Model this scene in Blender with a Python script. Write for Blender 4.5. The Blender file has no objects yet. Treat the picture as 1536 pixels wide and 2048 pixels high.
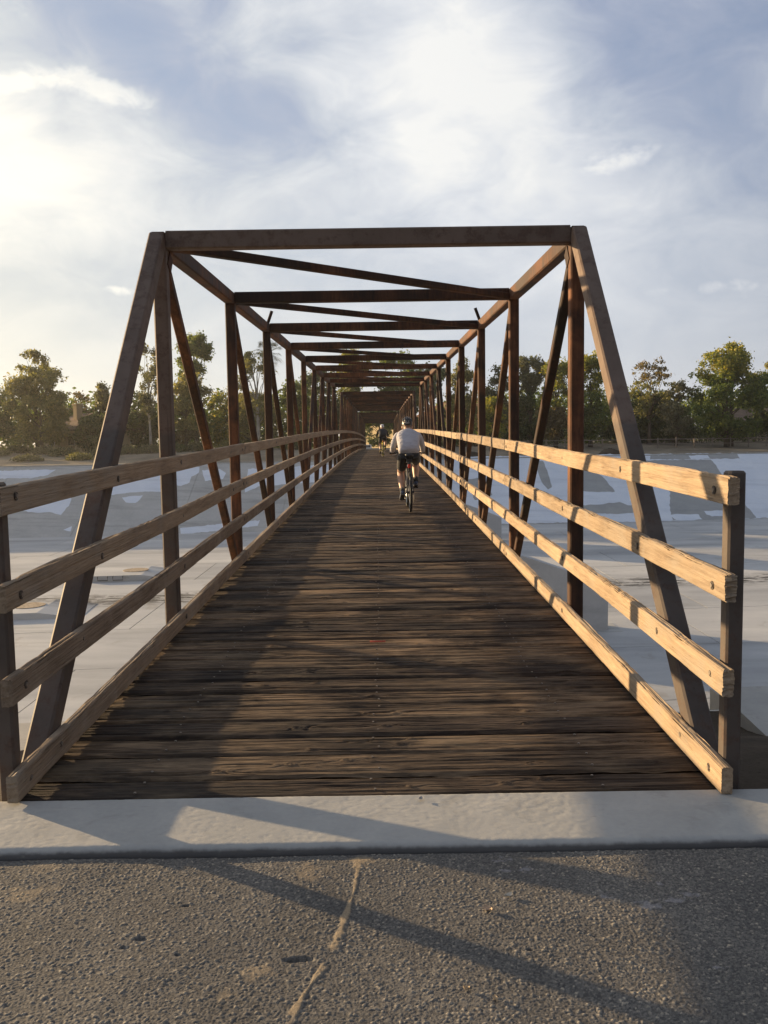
import bpy, math, random
import numpy as np
from mathutils import Vector, Matrix
rad = math.radians
scene = bpy.context.scene
col = scene.collection
random.seed(7)
RNG = np.random.default_rng(7)

# ------------------------------------------------------------------ camera
CAM = np.array([0.0654, -3.4513, 1.5036])
YAW, PITCH, ROLL, FPX = 0.0033, 0.0855, -0.0154, 1696.75
def cam_axes():
    cy, sy = math.cos(YAW), math.sin(YAW)
    f = np.array([sy, cy, 0.0]); r = np.array([cy, -sy, 0.0]); u = np.array([0, 0, 1.0])
    f2 = f*math.cos(PITCH) - u*math.sin(PITCH); u2 = u*math.cos(PITCH) + f*math.sin(PITCH)
    r3 = r*math.cos(ROLL) + u2*math.sin(ROLL); u3 = u2*math.cos(ROLL) - r*math.sin(ROLL)
    return r3, u3, f2
AX_R, AX_U, AX_F = cam_axes()
cam_d = bpy.data.cameras.new("camera")
cam_d.sensor_fit = 'VERTICAL'; cam_d.sensor_height = 24.0
cam_d.lens = FPX/2048*24.0
cam_d.clip_start = 0.05; cam_d.clip_end = 3000
cam = bpy.data.objects.new("camera", cam_d); col.objects.link(cam)
M = Matrix.Identity(4)
for i in range(3):
    M[i][0] = AX_R[i]; M[i][1] = AX_U[i]; M[i][2] = -AX_F[i]; M[i][3] = CAM[i]
cam.matrix_world = M
scene.camera = cam
def ray(u, v):
    d = AX_F + AX_R*(u-768)/FPX - AX_U*(v-1024)/FPX
    return d
def at_z(u, v, z):           # where the line of sight of a photo pixel meets height z
    d = ray(u, v); t = (z-CAM[2])/d[2]; return CAM + t*d
def at_y(u, v, y):           # ... or the upright plane at distance y
    d = ray(u, v); t = (y-CAM[1])/d[1]; return CAM + t*d

# ------------------------------------------------------------------ light
SUN_EL = rad(9.2); SUN_AZ = math.atan2(0.62, 1.0)          # azimuth: left of the bridge, ahead
TO_SUN = Vector((-math.cos(SUN_AZ)*math.cos(SUN_EL), math.sin(SUN_AZ)*math.cos(SUN_EL), math.sin(SUN_EL)))
SUN_STRENGTH = 5.0
SKY_STRENGTH = 0.10
EXPOSURE = 1.12
CLOUD_GAIN = 4.1
AWAY_TINT = (0.36, 0.36, 0.385)
sun_d = bpy.data.lights.new("sun", 'SUN'); sun_d.energy = SUN_STRENGTH; sun_d.angle = rad(0.53)
sun_d.color = (1.0, 0.71, 0.39)
sun = bpy.data.objects.new("sun", sun_d); col.objects.link(sun)
sun.rotation_euler = (-TO_SUN).to_track_quat('-Z', 'Y').to_euler()
scene.view_settings.view_transform = 'Standard'
scene.view_settings.look = 'None'
scene.view_settings.exposure = EXPOSURE
scene.view_settings.gamma = 1.0
scene.view_settings.use_curve_mapping = False
scene.render.film_transparent = False

# ------------------------------------------------------------------ node helpers
class NT:
    """small wrapper for writing node trees as expressions"""
    def __init__(self, tree):
        self.t = tree; self.n = tree.nodes; self.l = tree.links
    def new(self, typ, **kw):
        nd = self.n.new(typ)
        for k, v in kw.items(): setattr(nd, k, v)
        return nd
    def put(self, sock, v):
        if v is None: return
        if isinstance(v, bpy.types.NodeSocket): self.l.new(v, sock)
        else:
            if hasattr(sock, 'default_value'):
                try: sock.default_value = v
                except Exception: sock.default_value = (*v, 1.0)
    def m(self, op, a, b=None, c=None, clamp=False):
        nd = self.new('ShaderNodeMath', operation=op); nd.use_clamp = clamp
        self.put(nd.inputs[0], a)
        if b is not None: self.put(nd.inputs[1], b)
        if c is not None: self.put(nd.inputs[2], c)
        return nd.outputs[0]
    def vm(self, op, a, b=None):
        nd = self.new('ShaderNodeVectorMath', operation=op)
        self.put(nd.inputs[0], a)
        if b is not None: self.put(nd.inputs[1], b)
        return nd.outputs['Value'] if op in ('DOT_PRODUCT', 'LENGTH', 'DISTANCE') else nd.outputs[0]
    def sep(self, v):
        nd = self.new('ShaderNodeSeparateXYZ'); self.put(nd.inputs[0], v); return nd.outputs
    def comb(self, x, y, z):
        nd = self.new('ShaderNodeCombineXYZ')
        for s, v in zip(nd.inputs, (x, y, z)): self.put(s, v)
        return nd.outputs[0]
    def mapv(self, v, loc=(0,0,0), rot=(0,0,0), sc=(1,1,1)):
        nd = self.new('ShaderNodeMapping'); self.put(nd.inputs[0], v)
        nd.inputs[1].default_value = loc; nd.inputs[2].default_value = rot; nd.inputs[3].default_value = sc
        return nd.outputs[0]
    def noise(self, v, scale=5, detail=4, rough=0.55, dist=0.0, w=None):
        nd = self.new('ShaderNodeTexNoise')
        if w is not None:
            nd.noise_dimensions = '4D'; self.put(nd.inputs['W'], w)
        self.put(nd.inputs['Vector'], v); nd.inputs['Scale'].default_value = scale
        nd.inputs['Detail'].default_value = detail; nd.inputs['Roughness'].default_value = rough
        nd.inputs['Distortion'].default_value = dist
        return nd.outputs[0]
    def voro(self, v, scale=5, feature='F1', out=0):
        nd = self.new('ShaderNodeTexVoronoi', feature=feature)
        self.put(nd.inputs['Vector'], v); nd.inputs['Scale'].default_value = scale
        return nd.outputs[out]
    def ramp(self, f, stops, interp='LINEAR'):
        nd = self.new('ShaderNodeValToRGB'); self.put(nd.inputs[0], f)
        cr = nd.color_ramp; cr.interpolation = interp
        while len(cr.elements) > 1: cr.elements.remove(cr.elements[-1])
        for i, (p, c) in enumerate(stops):
            e = cr.elements[0] if i == 0 else cr.elements.new(p)
            e.position = p
            e.color = (*c, 1.0) if hasattr(c, '__len__') else (c, c, c, 1.0)
        return nd.outputs[0]
    def mix(self, f, a, b, blend='MIX'):
        nd = self.new('ShaderNodeMix', data_type='RGBA', blend_type=blend)
        nd.clamp_factor = True
        self.put(nd.inputs[0], f); self.put(nd.inputs[6], a if not (isinstance(a, tuple) and len(a) == 3) else (*a, 1.0))
        self.put(nd.inputs[7], b if not (isinstance(b, tuple) and len(b) == 3) else (*b, 1.0))
        return nd.outputs[2]
    def smooth(self, x, a, b):
        nd = self.new('ShaderNodeMapRange', interpolation_type='SMOOTHSTEP')
        self.put(nd.inputs[0], x); nd.inputs[1].default_value = a; nd.inputs[2].default_value = b
        return nd.outputs[0]
    def bump(self, h, strength=0.5, dist=0.01, normal=None):
        nd = self.new('ShaderNodeBump'); nd.inputs['Strength'].default_value = strength
        nd.inputs['Distance'].default_value = dist; self.put(nd.inputs['Height'], h)
        if normal is not None: self.put(nd.inputs['Normal'], normal)
        return nd.outputs[0]

def material(name):
    m = bpy.data.materials.new(name); m.use_nodes = True
    t = NT(m.node_tree)
    p = m.node_tree.nodes['Principled BSDF']
    return m, t, p
def objco(t): return t.new('ShaderNodeTexCoord').outputs['Object']
def worldco(t): return t.new('ShaderNodeNewGeometry').outputs['Position']
def objrand(t): return t.new('ShaderNodeObjectInfo').outputs['Random']
def flat(name, c, rough=0.6, metal=0.0, spec=0.5, var=0.12, vscale=12):
    """plain paint / cloth / plastic with a little tonal unevenness"""
    m, t, p = material(name)
    n = t.noise(objco(t), vscale, 3)
    lo = tuple(x*(1-var) for x in c); hi = tuple(min(1, x*(1+var)) for x in c)
    t.put(p.inputs['Base Color'], t.ramp(n, [(0.3, lo), (0.7, hi)]))
    p.inputs['Roughness'].default_value = rough; p.inputs['Metallic'].default_value = metal
    p.inputs['Specular IOR Level'].default_value = spec
    return m

# ------------------------------------------------------------------ sky
world = bpy.data.worlds.new("World"); scene.world = world; world.use_nodes = True
def build_sky():
    t = NT(world.node_tree)
    bg = t.n['Background']
    sky = t.new('ShaderNodeTexSky', sky_type='NISHITA')
    sky.sun_disc = False
    sky.sun_elevation = SUN_EL
    sky.sun_rotation = math.atan2(TO_SUN.x, TO_SUN.y)
    sky.altitude = 20; sky.air_density = 1.0; sky.dust_density = 1.2; sky.ozone_density = 1.6
    d = t.new('ShaderNodeTexCoord').outputs['Generated']
    s = t.sep(d)
    z = t.m('MAXIMUM', s[2], 0.0)
    az = t.m('ARCTAN2', s[0], s[1])                    # 0 along the bridge, positive to the right
    el = t.m('ARCSINE', z)
    # soft high cloud: noise over the sky's directions
    nd = t.new('ShaderNodeTexNoise'); t.put(nd.inputs['Vector'], t.mapv(d, sc=(1, 1, 1.5)))
    nd.inputs['Scale'].default_value = 3.4; nd.inputs['Detail'].default_value = 5; nd.inputs['Roughness'].default_value = 0.55
    wv = t.vm('MULTIPLY', t.vm('SUBTRACT', nd.outputs[1], (0.5, 0.5, 0.5)), (0.26, 0.16, 0.0))
    ae = t.vm('ADD', t.comb(az, el, 0.0), wv)
    fine = t.noise(t.mapv(d, rot=(0.0, 0.55, 0.2), sc=(1.0, 1.0, 1.9)), 8.5, 7, 0.60, 0.55)
    broad = nd.outputs[0]
    def blob(a0, e0, sa, se, rot=0.0, amp=1.0, src=None):
        mp = t.new('ShaderNodeMapping', vector_type='TEXTURE'); t.put(mp.inputs[0], src or ae)
        mp.inputs[1].default_value = (rad(a0), rad(e0), 0); mp.inputs[2].default_value = (0, 0, rad(rot))
        mp.inputs[3].default_value = (rad(sa), rad(se), 1)
        r2 = t.vm('DOT_PRODUCT', mp.outputs[0], mp.outputs[0])
        return t.m('MULTIPLY', t.m('POWER', 0.3679, r2), amp)
    v = t.m('ADD', t.m('MULTIPLY', t.m('SUBTRACT', fine, 0.5), 0.95), t.m('MULTIPLY', t.m('SUBTRACT', broad, 0.5), 0.6))
    v = t.m('MULTIPLY', v, t.m('ADD', 0.30, t.m('MULTIPLY', t.smooth(el, 0.06, 0.30), 0.75)))
    v = t.m('ADD', v, t.m('ADD', 0.43, t.m('MULTIPLY', t.m('EXPONENT', t.m('MULTIPLY', el, -9.0)), 0.30)))
    for bl in [(4.5, 23.5, 13, 4.0, -40, .42), (10, 17, 8, 5, -50, .28), (-24, 16, 9, 4.5, -12, .55),
               (-27, 26, 5.5, 1.8, -28, .25), (0, 11, 24, 5.5, 0, .13), (-70, 20, 30, 9, 0, .4), (80, 22, 34, 7, -15, .35),
               (170, 20, 40, 8, -10, .35), (-13, 23.5, 10, 2.8, -24, -.30), (-20, 11, 10, 2.2, -5, -.16),
               (20, 23, 8, 7, 30, -.26), (-130, 26, 34, 9, 10, -.25)]:
        v = t.m('ADD', v, blob(*bl))
    # small crisp-edged clouds riding in front of the veil
    raw = t.comb(az, el, 0.0)
    puff = t.noise(t.mapv(raw, rot=(0, 0, 0.35), sc=(1.0, 1.7, 1)), 19, 7, 0.6, 0.4)
    cr = None
    for bl in [(-24.8, 26.4, 3.4, 1.3, -26, 1.2), (-17.2, 21.0, 3.8, .9, -9, 1.1), (-22.5, 20.6, 2.5, .8, 10, .8), (15.6, 16.8, 2.7, 0.95, 3, .95),
               (-16.8, 9.6, 1.2, .45, -5, .9), (21, 9.0, 6, 0.7, 2, .6), (60, 18, 6, 1.6, 10, 1.0), (-60, 12, 7, 1.5, -8, 1.0)]:
        q = blob(*bl, src=raw); cr = q if cr is None else t.m('ADD', cr, q)
    cr = t.smooth(t.m('ADD', cr, t.m('MULTIPLY', t.m('SUBTRACT', puff, 0.5), 1.9)), 0.40, 1.0)
    v = t.m('ADD', v, t.m('MULTIPLY', cr, 0.40))
    # cloud tone: grey-violet veil -> white
    veil = t.ramp(v, [(0.0, (0.36, 0.42, 0.60)), (0.28, (0.48, 0.53, 0.68)), (0.52, (0.63, 0.685, 0.79)),
                      (0.78, (0.85, 0.88, 0.94)), (1.0, (1.05, 1.05, 1.04))])
    # towards the low sun the same veil is brighter and warmer
    sd = t.vm('DOT_PRODUCT', d, tuple(TO_SUN))
    near = t.m('POWER', t.m('MAXIMUM', sd, 0.0), 4.0)
    low = t.m('EXPONENT', t.m('MULTIPLY', el, -6.0))
    glow = t.mix(t.m('MULTIPLY', near, t.m('ADD', t.m('MULTIPLY', low, 0.7), 0.3)), (1, 1, 1), (2.2, 1.92, 1.22))
    away = t.smooth(sd, -0.85, 0.55)
    dim = t.mix(away, AWAY_TINT, (1.0, 1.0, 1.0))
    cl = t.mix(1.0, t.mix(1.0, veil, glow, 'MULTIPLY'), dim, 'MULTIPLY')
    cl = t.mix(1.0, cl, (CLOUD_GAIN,)*3, 'MULTIPLY')
    cover = t.m('ADD', t.m('MULTIPLY', t.smooth(v, 0.05, 0.6), 0.25), 0.70)
    c = t.mix(cover, sky.outputs[0], cl)
    t.put(bg.inputs[0], c); bg.inputs[1].default_value = SKY_STRENGTH
world.cycles.sampling_method = 'MANUAL'; world.cycles.sample_map_resolution = 256
build_sky()

# ------------------------------------------------------------------ mesh helpers
def tag(o, label=None, cat=None, group=None, kind=None):
    if label: o['label'] = label
    if cat: o['category'] = cat
    if group: o['group'] = group
    if kind: o['kind'] = kind
    return o
def empty(name, loc=(0,0,0), rz=0.0):
    o = bpy.data.objects.new(name, None); col.objects.link(o)
    o.location = loc; o.rotation_euler = (0, 0, rz); o.empty_display_size = 0.2
    return o
def mesh_obj(name, me, parent=None, mat=None):
    o = bpy.data.objects.new(name, me); col.objects.link(o)
    if mat is not None and not me.materials: me.materials.append(mat)
    if parent is not None: o.parent = parent
    return o
def np_mesh(name, V, F, smooth=False):
    """V (n,3), F (m,k) all faces with k corners"""
    V = np.asarray(V, dtype=np.float32); F = np.asarray(F, dtype=np.int32)
    me = bpy.data.meshes.new(name)
    me.vertices.add(len(V)); me.vertices.foreach_set('co', V.ravel())
    k = F.shape[1]
    me.loops.add(F.size); me.loops.foreach_set('vertex_index', F.ravel())
    me.polygons.add(len(F)); me.polygons.foreach_set('loop_start', np.arange(0, F.size, k, dtype=np.int32))
    me.polygons.foreach_set('loop_total', np.full(len(F), k, dtype=np.int32))
    if smooth: me.polygons.foreach_set('use_smooth', np.ones(len(F), dtype=bool))
    me.update(calc_edges=True); me.validate()
    return me
class MB:
    def __init__(self): self.v = []; self.f = []
    def add(self, vs, fs):
        b = len(self.v); self.v.extend([tuple(map(float, p)) for p in vs]); self.f.extend([tuple(i+b for i in f) for f in fs]); return self
    def box(self, x0, x1, y0, y1, z0, z1, ch=0.0):
        if ch <= 0:
            vs = [(x, y, z) for z in (z0, z1) for y in (y0, y1) for x in (x0, x1)]
            fs = [(0,2,3,1), (4,5,7,6), (0,1,5,4), (2,6,7,3), (0,4,6,2), (1,3,7,5)]
            return self.add(vs, fs)
        prof = [(x0+ch,y0),(x1-ch,y0),(x1,y0+ch),(x1,y1-ch),(x1-ch,y1),(x0+ch,y1),(x0,y1-ch),(x0,y0+ch)]
        cx, cy = (x0+x1)/2, (y0+y1)/2
        vs = []
        for (zz, s) in ((z0, 1), (z1-ch, 1), (z1, 0)):
            for (x, y) in prof:
                if s: vs.append((x, y, zz))
                else: vs.append((x+math.copysign(ch, cx-x)*0.7, y+math.copysign(ch, cy-y)*0.7, zz))
        fs = []
        for r in range(2):
            for i in range(8):
                j = (i+1) % 8; fs.append((r*8+i, r*8+j, r*8+8+j, r*8+8+i))
        fs.append(tuple(range(7, -1, -1))); fs.append(tuple(range(16, 24)))
        return self.add(vs, fs)
    def beam(self, p0, p1, w, h, side=(1,0,0), ch=None):
        """square tube from p0 to p1; w along side, h across; corners rounded off"""
        p0, p1, side = Vector(p0), Vector(p1), Vector(side)
        ax = (p1-p0).normalized(); s = (side - ax*side.dot(ax)).normalized(); n = ax.cross(s)
        c = min(w, h)*0.1 if ch is None else ch
        a, b = w/2, h/2
        prof = [(-a+c,-b),(a-c,-b),(a,-b+c),(a,b-c),(a-c,b),(-a+c,b),(-a,b-c),(-a,-b+c)]
        vs = [p + s*x + n*y for p in (p0, p1) for (x, y) in prof]
        fs = [(i, (i+1) % 8, 8+(i+1) % 8, 8+i) for i in range(8)] + [tuple(range(7,-1,-1)), tuple(range(8,16))]
        return self.add(vs, fs)
    def tube(self, pts, radii, n=8, cap=True):
        pts = [Vector(p) for p in pts]
        if not hasattr(radii, '__len__'): radii = [radii]*len(pts)
        vs = []; fs = []
        prev = None
        for i, p in enumerate(pts):
            a = pts[max(0, i-1)]; b = pts[min(len(pts)-1, i+1)]
            ax = (b-a).normalized()
            ref = prev if prev is not None else (Vector((1,0,0)) if abs(ax.x) < 0.8 else Vector((0,1,0)))
            s = (ref - ax*ref.dot(ax)).normalized(); prev = s; q = ax.cross(s)
            for k in range(n):
                an = 2*math.pi*k/n
                vs.append(p + (s*math.cos(an) + q*math.sin(an))*radii[i])
        for i in range(len(pts)-1):
            for k in range(n):
                j = (k+1) % n; fs.append((i*n+k, i*n+j, (i+1)*n+j, (i+1)*n+k))
        if cap:
            fs.append(tuple(range(n-1, -1, -1))); fs.append(tuple(range((len(pts)-1)*n, len(pts)*n)))
        return self.add(vs, fs)
    def ring(self, c, axis, R, r, n=32, m=8):
        """torus"""
        c = Vector(c); ax = Vector(axis).normalized()
        s = ax.orthogonal().normalized(); q = ax.cross(s)
        vs = []; fs = []
        for i in range(n):
            a = 2*math.pi*i/n; d = s*math.cos(a) + q*math.sin(a)
            for k in range(m):
                b = 2*math.pi*k/m
                vs.append(c + d*(R + r*math.cos(b)) + ax*(r*math.sin(b)))
        for i in range(n):
            for k in range(m):
                i2, k2 = (i+1) % n, (k+1) % m
                fs.append((i*m+k, i2*m+k, i2*m+k2, i*m+k2))
        return self.add(vs, fs)
    def disc(self, c, axis, R, h, n=16):
        c = Vector(c); ax = Vector(axis).normalized()
        return self.tube([c, c+ax*h], R, n)
    def lathe(self, c, prof, n=20):
        """prof: list of (radius, z)"""
        vs = []; fs = []
        for (r, z) in prof:
            for k in range(n):
                a = 2*math.pi*k/n; vs.append((c[0]+r*math.cos(a), c[1]+r*math.sin(a), c[2]+z))
        for i in range(len(prof)-1):
            for k in range(n):
                j = (k+1) % n; fs.append((i*n+k, i*n+j, (i+1)*n+j, (i+1)*n+k))
        fs.append(tuple(range(n-1,-1,-1))); fs.append(tuple(range((len(prof)-1)*n, len(prof)*n)))
        return self.add(vs, fs)
    def mesh(self, name, mat=None, smooth=False):
        me = bpy.data.meshes.new(name); me.from_pydata(self.v, [], self.f); me.update()
        if smooth:
            for p in me.polygons: p.use_smooth = True
        if mat is not None: me.materials.append(mat)
        return me
    def build(self, name, mat, parent=None, smooth=False):
        return mesh_obj(name, self.mesh(name, mat, smooth), parent)

# lattice noise in numpy, for real relief
def _hash(ix, iy, seed):
    h = (ix.astype(np.int64)*374761393 + iy.astype(np.int64)*668265263 + seed*1274126177) & 0xffffffff
    h = ((h ^ (h >> 13))*1274126177) & 0xffffffff
    h = h ^ (h >> 16)
    return (h & 0xffffff)/float(0xffffff)
def vnoise(x, y, seed=0):
    x = np.asarray(x, float); y = np.asarray(y, float)
    ix = np.floor(x); iy = np.floor(y); fx = x-ix; fy = y-iy
    fx = fx*fx*(3-2*fx); fy = fy*fy*(3-2*fy)
    a = _hash(ix, iy, seed); b = _hash(ix+1, iy, seed); c = _hash(ix, iy+1, seed); d = _hash(ix+1, iy+1, seed)
    return (a+(b-a)*fx) + ((c+(d-c)*fx)-(a+(b-a)*fx))*fy
def fbm(x, y, seed=0, oct=4, gain=0.5):
    o = 0; amp = 1; tot = 0
    for i in range(oct):
        o = o + amp*vnoise(x, y, seed+i*17); tot += amp; amp *= gain; x = x*2.03; y = y*2.03
    return o/tot
def grid_faces(nu, nv):
    i = np.arange(nu-1)[:, None]*nv + np.arange(nv-1)[None, :]
    i = i.ravel()
    return np.stack([i, i+nv, i+nv+1, i+1], 1)
def sstep(a, b, x):
    t = np.clip((x-a)/(b-a), 0, 1); return t*t*(3-2*t)

# ------------------------------------------------------------------ the bridge's line
CR, CL = 0.674, 105.84
def zc(y): return CR*(1-((y-CL/2)/(CL/2))**2)           # cambered deck
def zslope(y): return math.atan(-2*CR*(y-CL/2)/(CL/2)**2)
SKEW = 0.098                                              # the channel crosses at a slight angle
FLOOR_Z = -6.5
# ================================================================== materials of the setting
def mat_asphalt(fine):
    m, t, p = material("asphalt_aggregate" if fine else "asphalt_plain")
    wc = worldco(t)
    big = t.noise(wc, 1.6, 5, 0.6)
    base = t.ramp(big, [(0.3, (0.128, 0.124, 0.118)), (0.7, (0.205, 0.197, 0.184))])
    if fine:
        at = t.new('ShaderNodeAttribute', attribute_name='stone').outputs['Color']
        s = t.sep(at)
        c = t.mix(1.0, base, t.ramp(s[0], [(0.0, (0.35, 0.35, 0.36)), (0.45, (0.9, 0.88, 0.84)), (0.8, (1.45, 1.36, 1.2)),
                                          (0.95, (1.9, 1.75, 1.5)), (1.0, (2.6, 2.35, 1.9))]), 'MULTIPLY')
        c = t.mix(s[1], c, t.ramp(t.noise(wc, 60, 4), [(0.3, (0.23, 0.18, 0.12)), (0.7, (0.37, 0.29, 0.19))]))
        c = t.mix(s[2], c, (0.40, 0.385, 0.40))
        grit = t.noise(wc, 420, 3, 0.6)
        c = t.mix(1.0, c, t.ramp(grit, [(0.30, (0.55, 0.55, 0.55)), (0.52, (1, 1, 1)), (0.72, (1.5, 1.46, 1.38))]), 'MULTIPLY')
        t.put(p.inputs['Normal'], t.bump(grit, 0.7, 0.003))
        p.inputs['Roughness'].default_value = 0.8
    else:
        v = t.voro(wc, 95, 'F1', 1)
        c = t.mix(1.0, base, t.mix(0.5, (1, 1, 1), v), 'MULTIPLY')
        h = t.voro(wc, 95)
        t.put(p.inputs['Normal'], t.bump(h, 0.8, 0.004))
        p.inputs['Roughness'].default_value = 0.85
    t.put(p.inputs['Base Color'], c)
    p.inputs['Specular IOR Level'].default_value = 0.3
    return m
def mat_concrete(name, lo, hi, scale=1.2, bump=0.3, bdist=0.004, stain=0.0, dirt_shade_front=False):
    m, t, p = material(name)
    wc = worldco(t)
    a = t.noise(wc, scale, 6, 0.62, 0.3)
    b = t.noise(wc, scale*14, 5, 0.6)
    f = t.m('ADD', t.m('MULTIPLY', a, 0.7), t.m('MULTIPLY', b, 0.3))
    c = t.ramp(f, [(0.33, lo), (0.66, hi)])
    if stain:
        sc = t.noise(t.mapv(wc, sc=(0.10, 0.9, 0.9)), 1.0, 6, 0.65, 0.2)
        c = t.mix(t.m('MULTIPLY', t.smooth(sc, 0.48, 0.72), stain), c, tuple(x*0.45 for x in lo))
    if dirt_shade_front:
        # foot of the sill: grime plus front shadow put into the colour; scratches on top
        s = t.sep(wc)
        e = t.m('ADD', s[2], t.m('MULTIPLY', t.m('SUBTRACT', t.noise(wc, 22, 5, 0.65), 0.5), 0.02))
        c = t.mix(t.m('MULTIPLY', t.smooth(e, -0.006, -0.022), t.smooth(s[1], -0.385, -0.395)), c, (0.12, 0.115, 0.11))
        st = t.noise(wc, 4.5, 7, 0.7, 0.6)
        c = t.mix(t.m('MULTIPLY', t.smooth(st, 0.54, 0.68), 0.30), c, (0.20, 0.195, 0.18))
        st = t.noise(t.mapv(wc, loc=(3, 1, 0), sc=(0.5, 2, 1)), 7, 5, 0.7, 0.4)
        c = t.mix(t.m('MULTIPLY', t.smooth(st, 0.60, 0.70), 0.35), c, (0.42, 0.40, 0.355))
        sc = t.noise(t.mapv(wc, rot=(0, 0, 0.5), sc=(2, 26, 1)), 3.0, 3)
        c = t.mix(t.m('MULTIPLY', t.smooth(sc, 0.66, 0.72), 0.35), c, (0.16, 0.155, 0.145))
    h = t.m('ADD', t.noise(wc, 9, 6, 0.65), t.m('MULTIPLY', t.noise(wc, 90, 4, 0.6), 0.5))
    t.put(p.inputs['Normal'], t.bump(h, bump, bdist))
    t.put(p.inputs['Base Color'], c)
    p.inputs['Roughness'].default_value = 0.85; p.inputs['Specular IOR Level'].default_value = 0.3
    return m
def mat_floor():
    m, t, p = material("channel_floor_concrete")
    wc = worldco(t); s = t.sep(wc)
    yc = t.m('SUBTRACT', s[1], t.m('MULTIPLY', s[0], SKEW))
    a = t.noise(t.mapv(wc, sc=(0.35, 1.0, 1)), 0.25, 7, 0.62, 0.3)
    c = t.ramp(a, [(0.30, (0.285, 0.295, 0.305)), (0.5, (0.415, 0.425, 0.43)), (0.7, (0.53, 0.535, 0.525))])
    # per-slab tone
    c = t.mix(1.0, c, t.ramp(objrand(t), [(0.0, (0.88, 0.89, 0.90)), (1.0, (1.08, 1.07, 1.05))]), 'MULTIPLY')
    # stains drawn out along the flow, damp patches
    st = t.noise(t.mapv(wc, sc=(0.05, 0.55, 1)), 1.0, 7, 0.68, 0.4)
    c = t.mix(t.m('MULTIPLY', t.smooth(st, 0.53, 0.72), 0.55), c, (0.17, 0.175, 0.165))
    st2 = t.noise(t.mapv(wc, loc=(4, 9, 0), sc=(0.8, 0.8, 1)), 0.6, 8, 0.7, 0.8)
    c = t.mix(t.m('MULTIPLY', t.smooth(st2, 0.58, 0.66), 0.35), c, (0.24, 0.22, 0.18))
    # black line of dried algae in the low-flow strip
    wob = t.noise(t.mapv(wc, sc=(0.3, 0.3, 1)), 1.0, 3)
    dist = t.m('ABSOLUTE', t.m('SUBTRACT', yc, t.m('ADD', 40.2, t.m('MULTIPLY', wob, 1.6))))
    band = t.m('SUBTRACT', 1.0, t.smooth(dist, 0.5, 2.4))
    br = t.smooth(t.noise(t.mapv(wc, sc=(0.5, 2.2, 1)), 1.6, 7, 0.72, 0.6), 0.46, 0.53)
    c = t.mix(t.m('MULTIPLY', band, br), c, (0.030, 0.029, 0.026))
    h = t.m('ADD', t.noise(wc, 2.2, 7, 0.7), t.m('MULTIPLY', t.noise(wc, 16, 4, 0.6), 0.4))
    t.put(p.inputs['Normal'], t.bump(h, 0.35, 0.02))
    t.put(p.inputs['Base Color'], c); p.inputs['Roughness'].default_value = 0.75
    p.inputs['Specular IOR Level'].default_value = 0.35
    return m
def mat_dirt(name, lo, hi, scale=1.5):
    m, t, p = material(name)
    wc = worldco(t)
    a = t.noise(wc, scale, 8, 0.68, 0.4)
    c = t.ramp(a, [(0.32, lo), (0.68, hi)])
    c = t.mix(t.smooth(t.noise(wc, scale*30, 3), 0.6, 0.75), c, tuple(x*0.4 for x in lo))
    t.put(p.inputs['Normal'], t.bump(t.noise(wc, scale*12, 6, 0.7), 0.8, 0.03))
    t.put(p.inputs['Base Color'], c); p.inputs['Roughness'].default_value = 0.95
    p.inputs['Specular IOR Level'].default_value = 0.15
    return m
M_ASPH_F = mat_asphalt(True); M_ASPH = mat_asphalt(False)
M_SILL = mat_concrete("sill_concrete", (0.31, 0.312, 0.297), (0.40, 0.395, 0.37), 3.0, 0.4, 0.0025, dirt_shade_front=True)
M_SLOPE = mat_concrete("slope_concrete", (0.35, 0.36, 0.355), (0.47, 0.475, 0.46), 0.35, 0.3, 0.01, 0.5)
M_PAINT_PALE = mat_concrete("pale_cover_paint", (0.60, 0.66, 0.74), (0.70, 0.745, 0.80), 0.6, 0.15, 0.004, 0.25)
M_PAINT_GREY = mat_concrete("grey_cover_paint", (0.29, 0.30, 0.30), (0.37, 0.378, 0.37), 0.6, 0.15, 0.004, 0.2)
M_PIER = mat_concrete("pier_concrete", (0.42, 0.43, 0.44), (0.52, 0.525, 0.52), 0.5, 0.2, 0.006, 0.35)
M_FLOOR = mat_floor()
M_DIRT = mat_dirt("bank_dirt", (0.045, 0.036, 0.026), (0.105, 0.083, 0.060), 2.0)
M_SAND = mat_dirt("far_bank_soil", (0.16, 0.135, 0.10), (0.33, 0.28, 0.21), 0.18)

# ================================================================== near bank
def near_ground():
    xs = np.concatenate([np.linspace(-400, -12, 30), np.linspace(-11, 11, 89), np.linspace(12, 400, 30)])
    ycs = np.concatenate([np.linspace(-300, -8, 16), np.linspace(-7, 2.05, 60)])
    X, YC = np.meshgrid(xs, ycs, indexing='ij')
    Y = YC + SKEW*X*np.clip((YC+8)/8, 0, 1)
    Z = -0.062 - 0.36*sstep(0.2, 1.9, Y - SKEW*X)
    Z = Z + 0.03*(fbm(X*1.3, Y*1.3, 5)-0.5)*sstep(0.1, 0.6, Y)*2
    me = np_mesh("near_bank_ground", np.stack([X, Y, Z], -1).reshape(-1, 3), grid_faces(len(xs), len(ycs)), True)
    tag(mesh_obj("near_bank_ground", me, None, M_DIRT), kind='structure')
near_ground()

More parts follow.
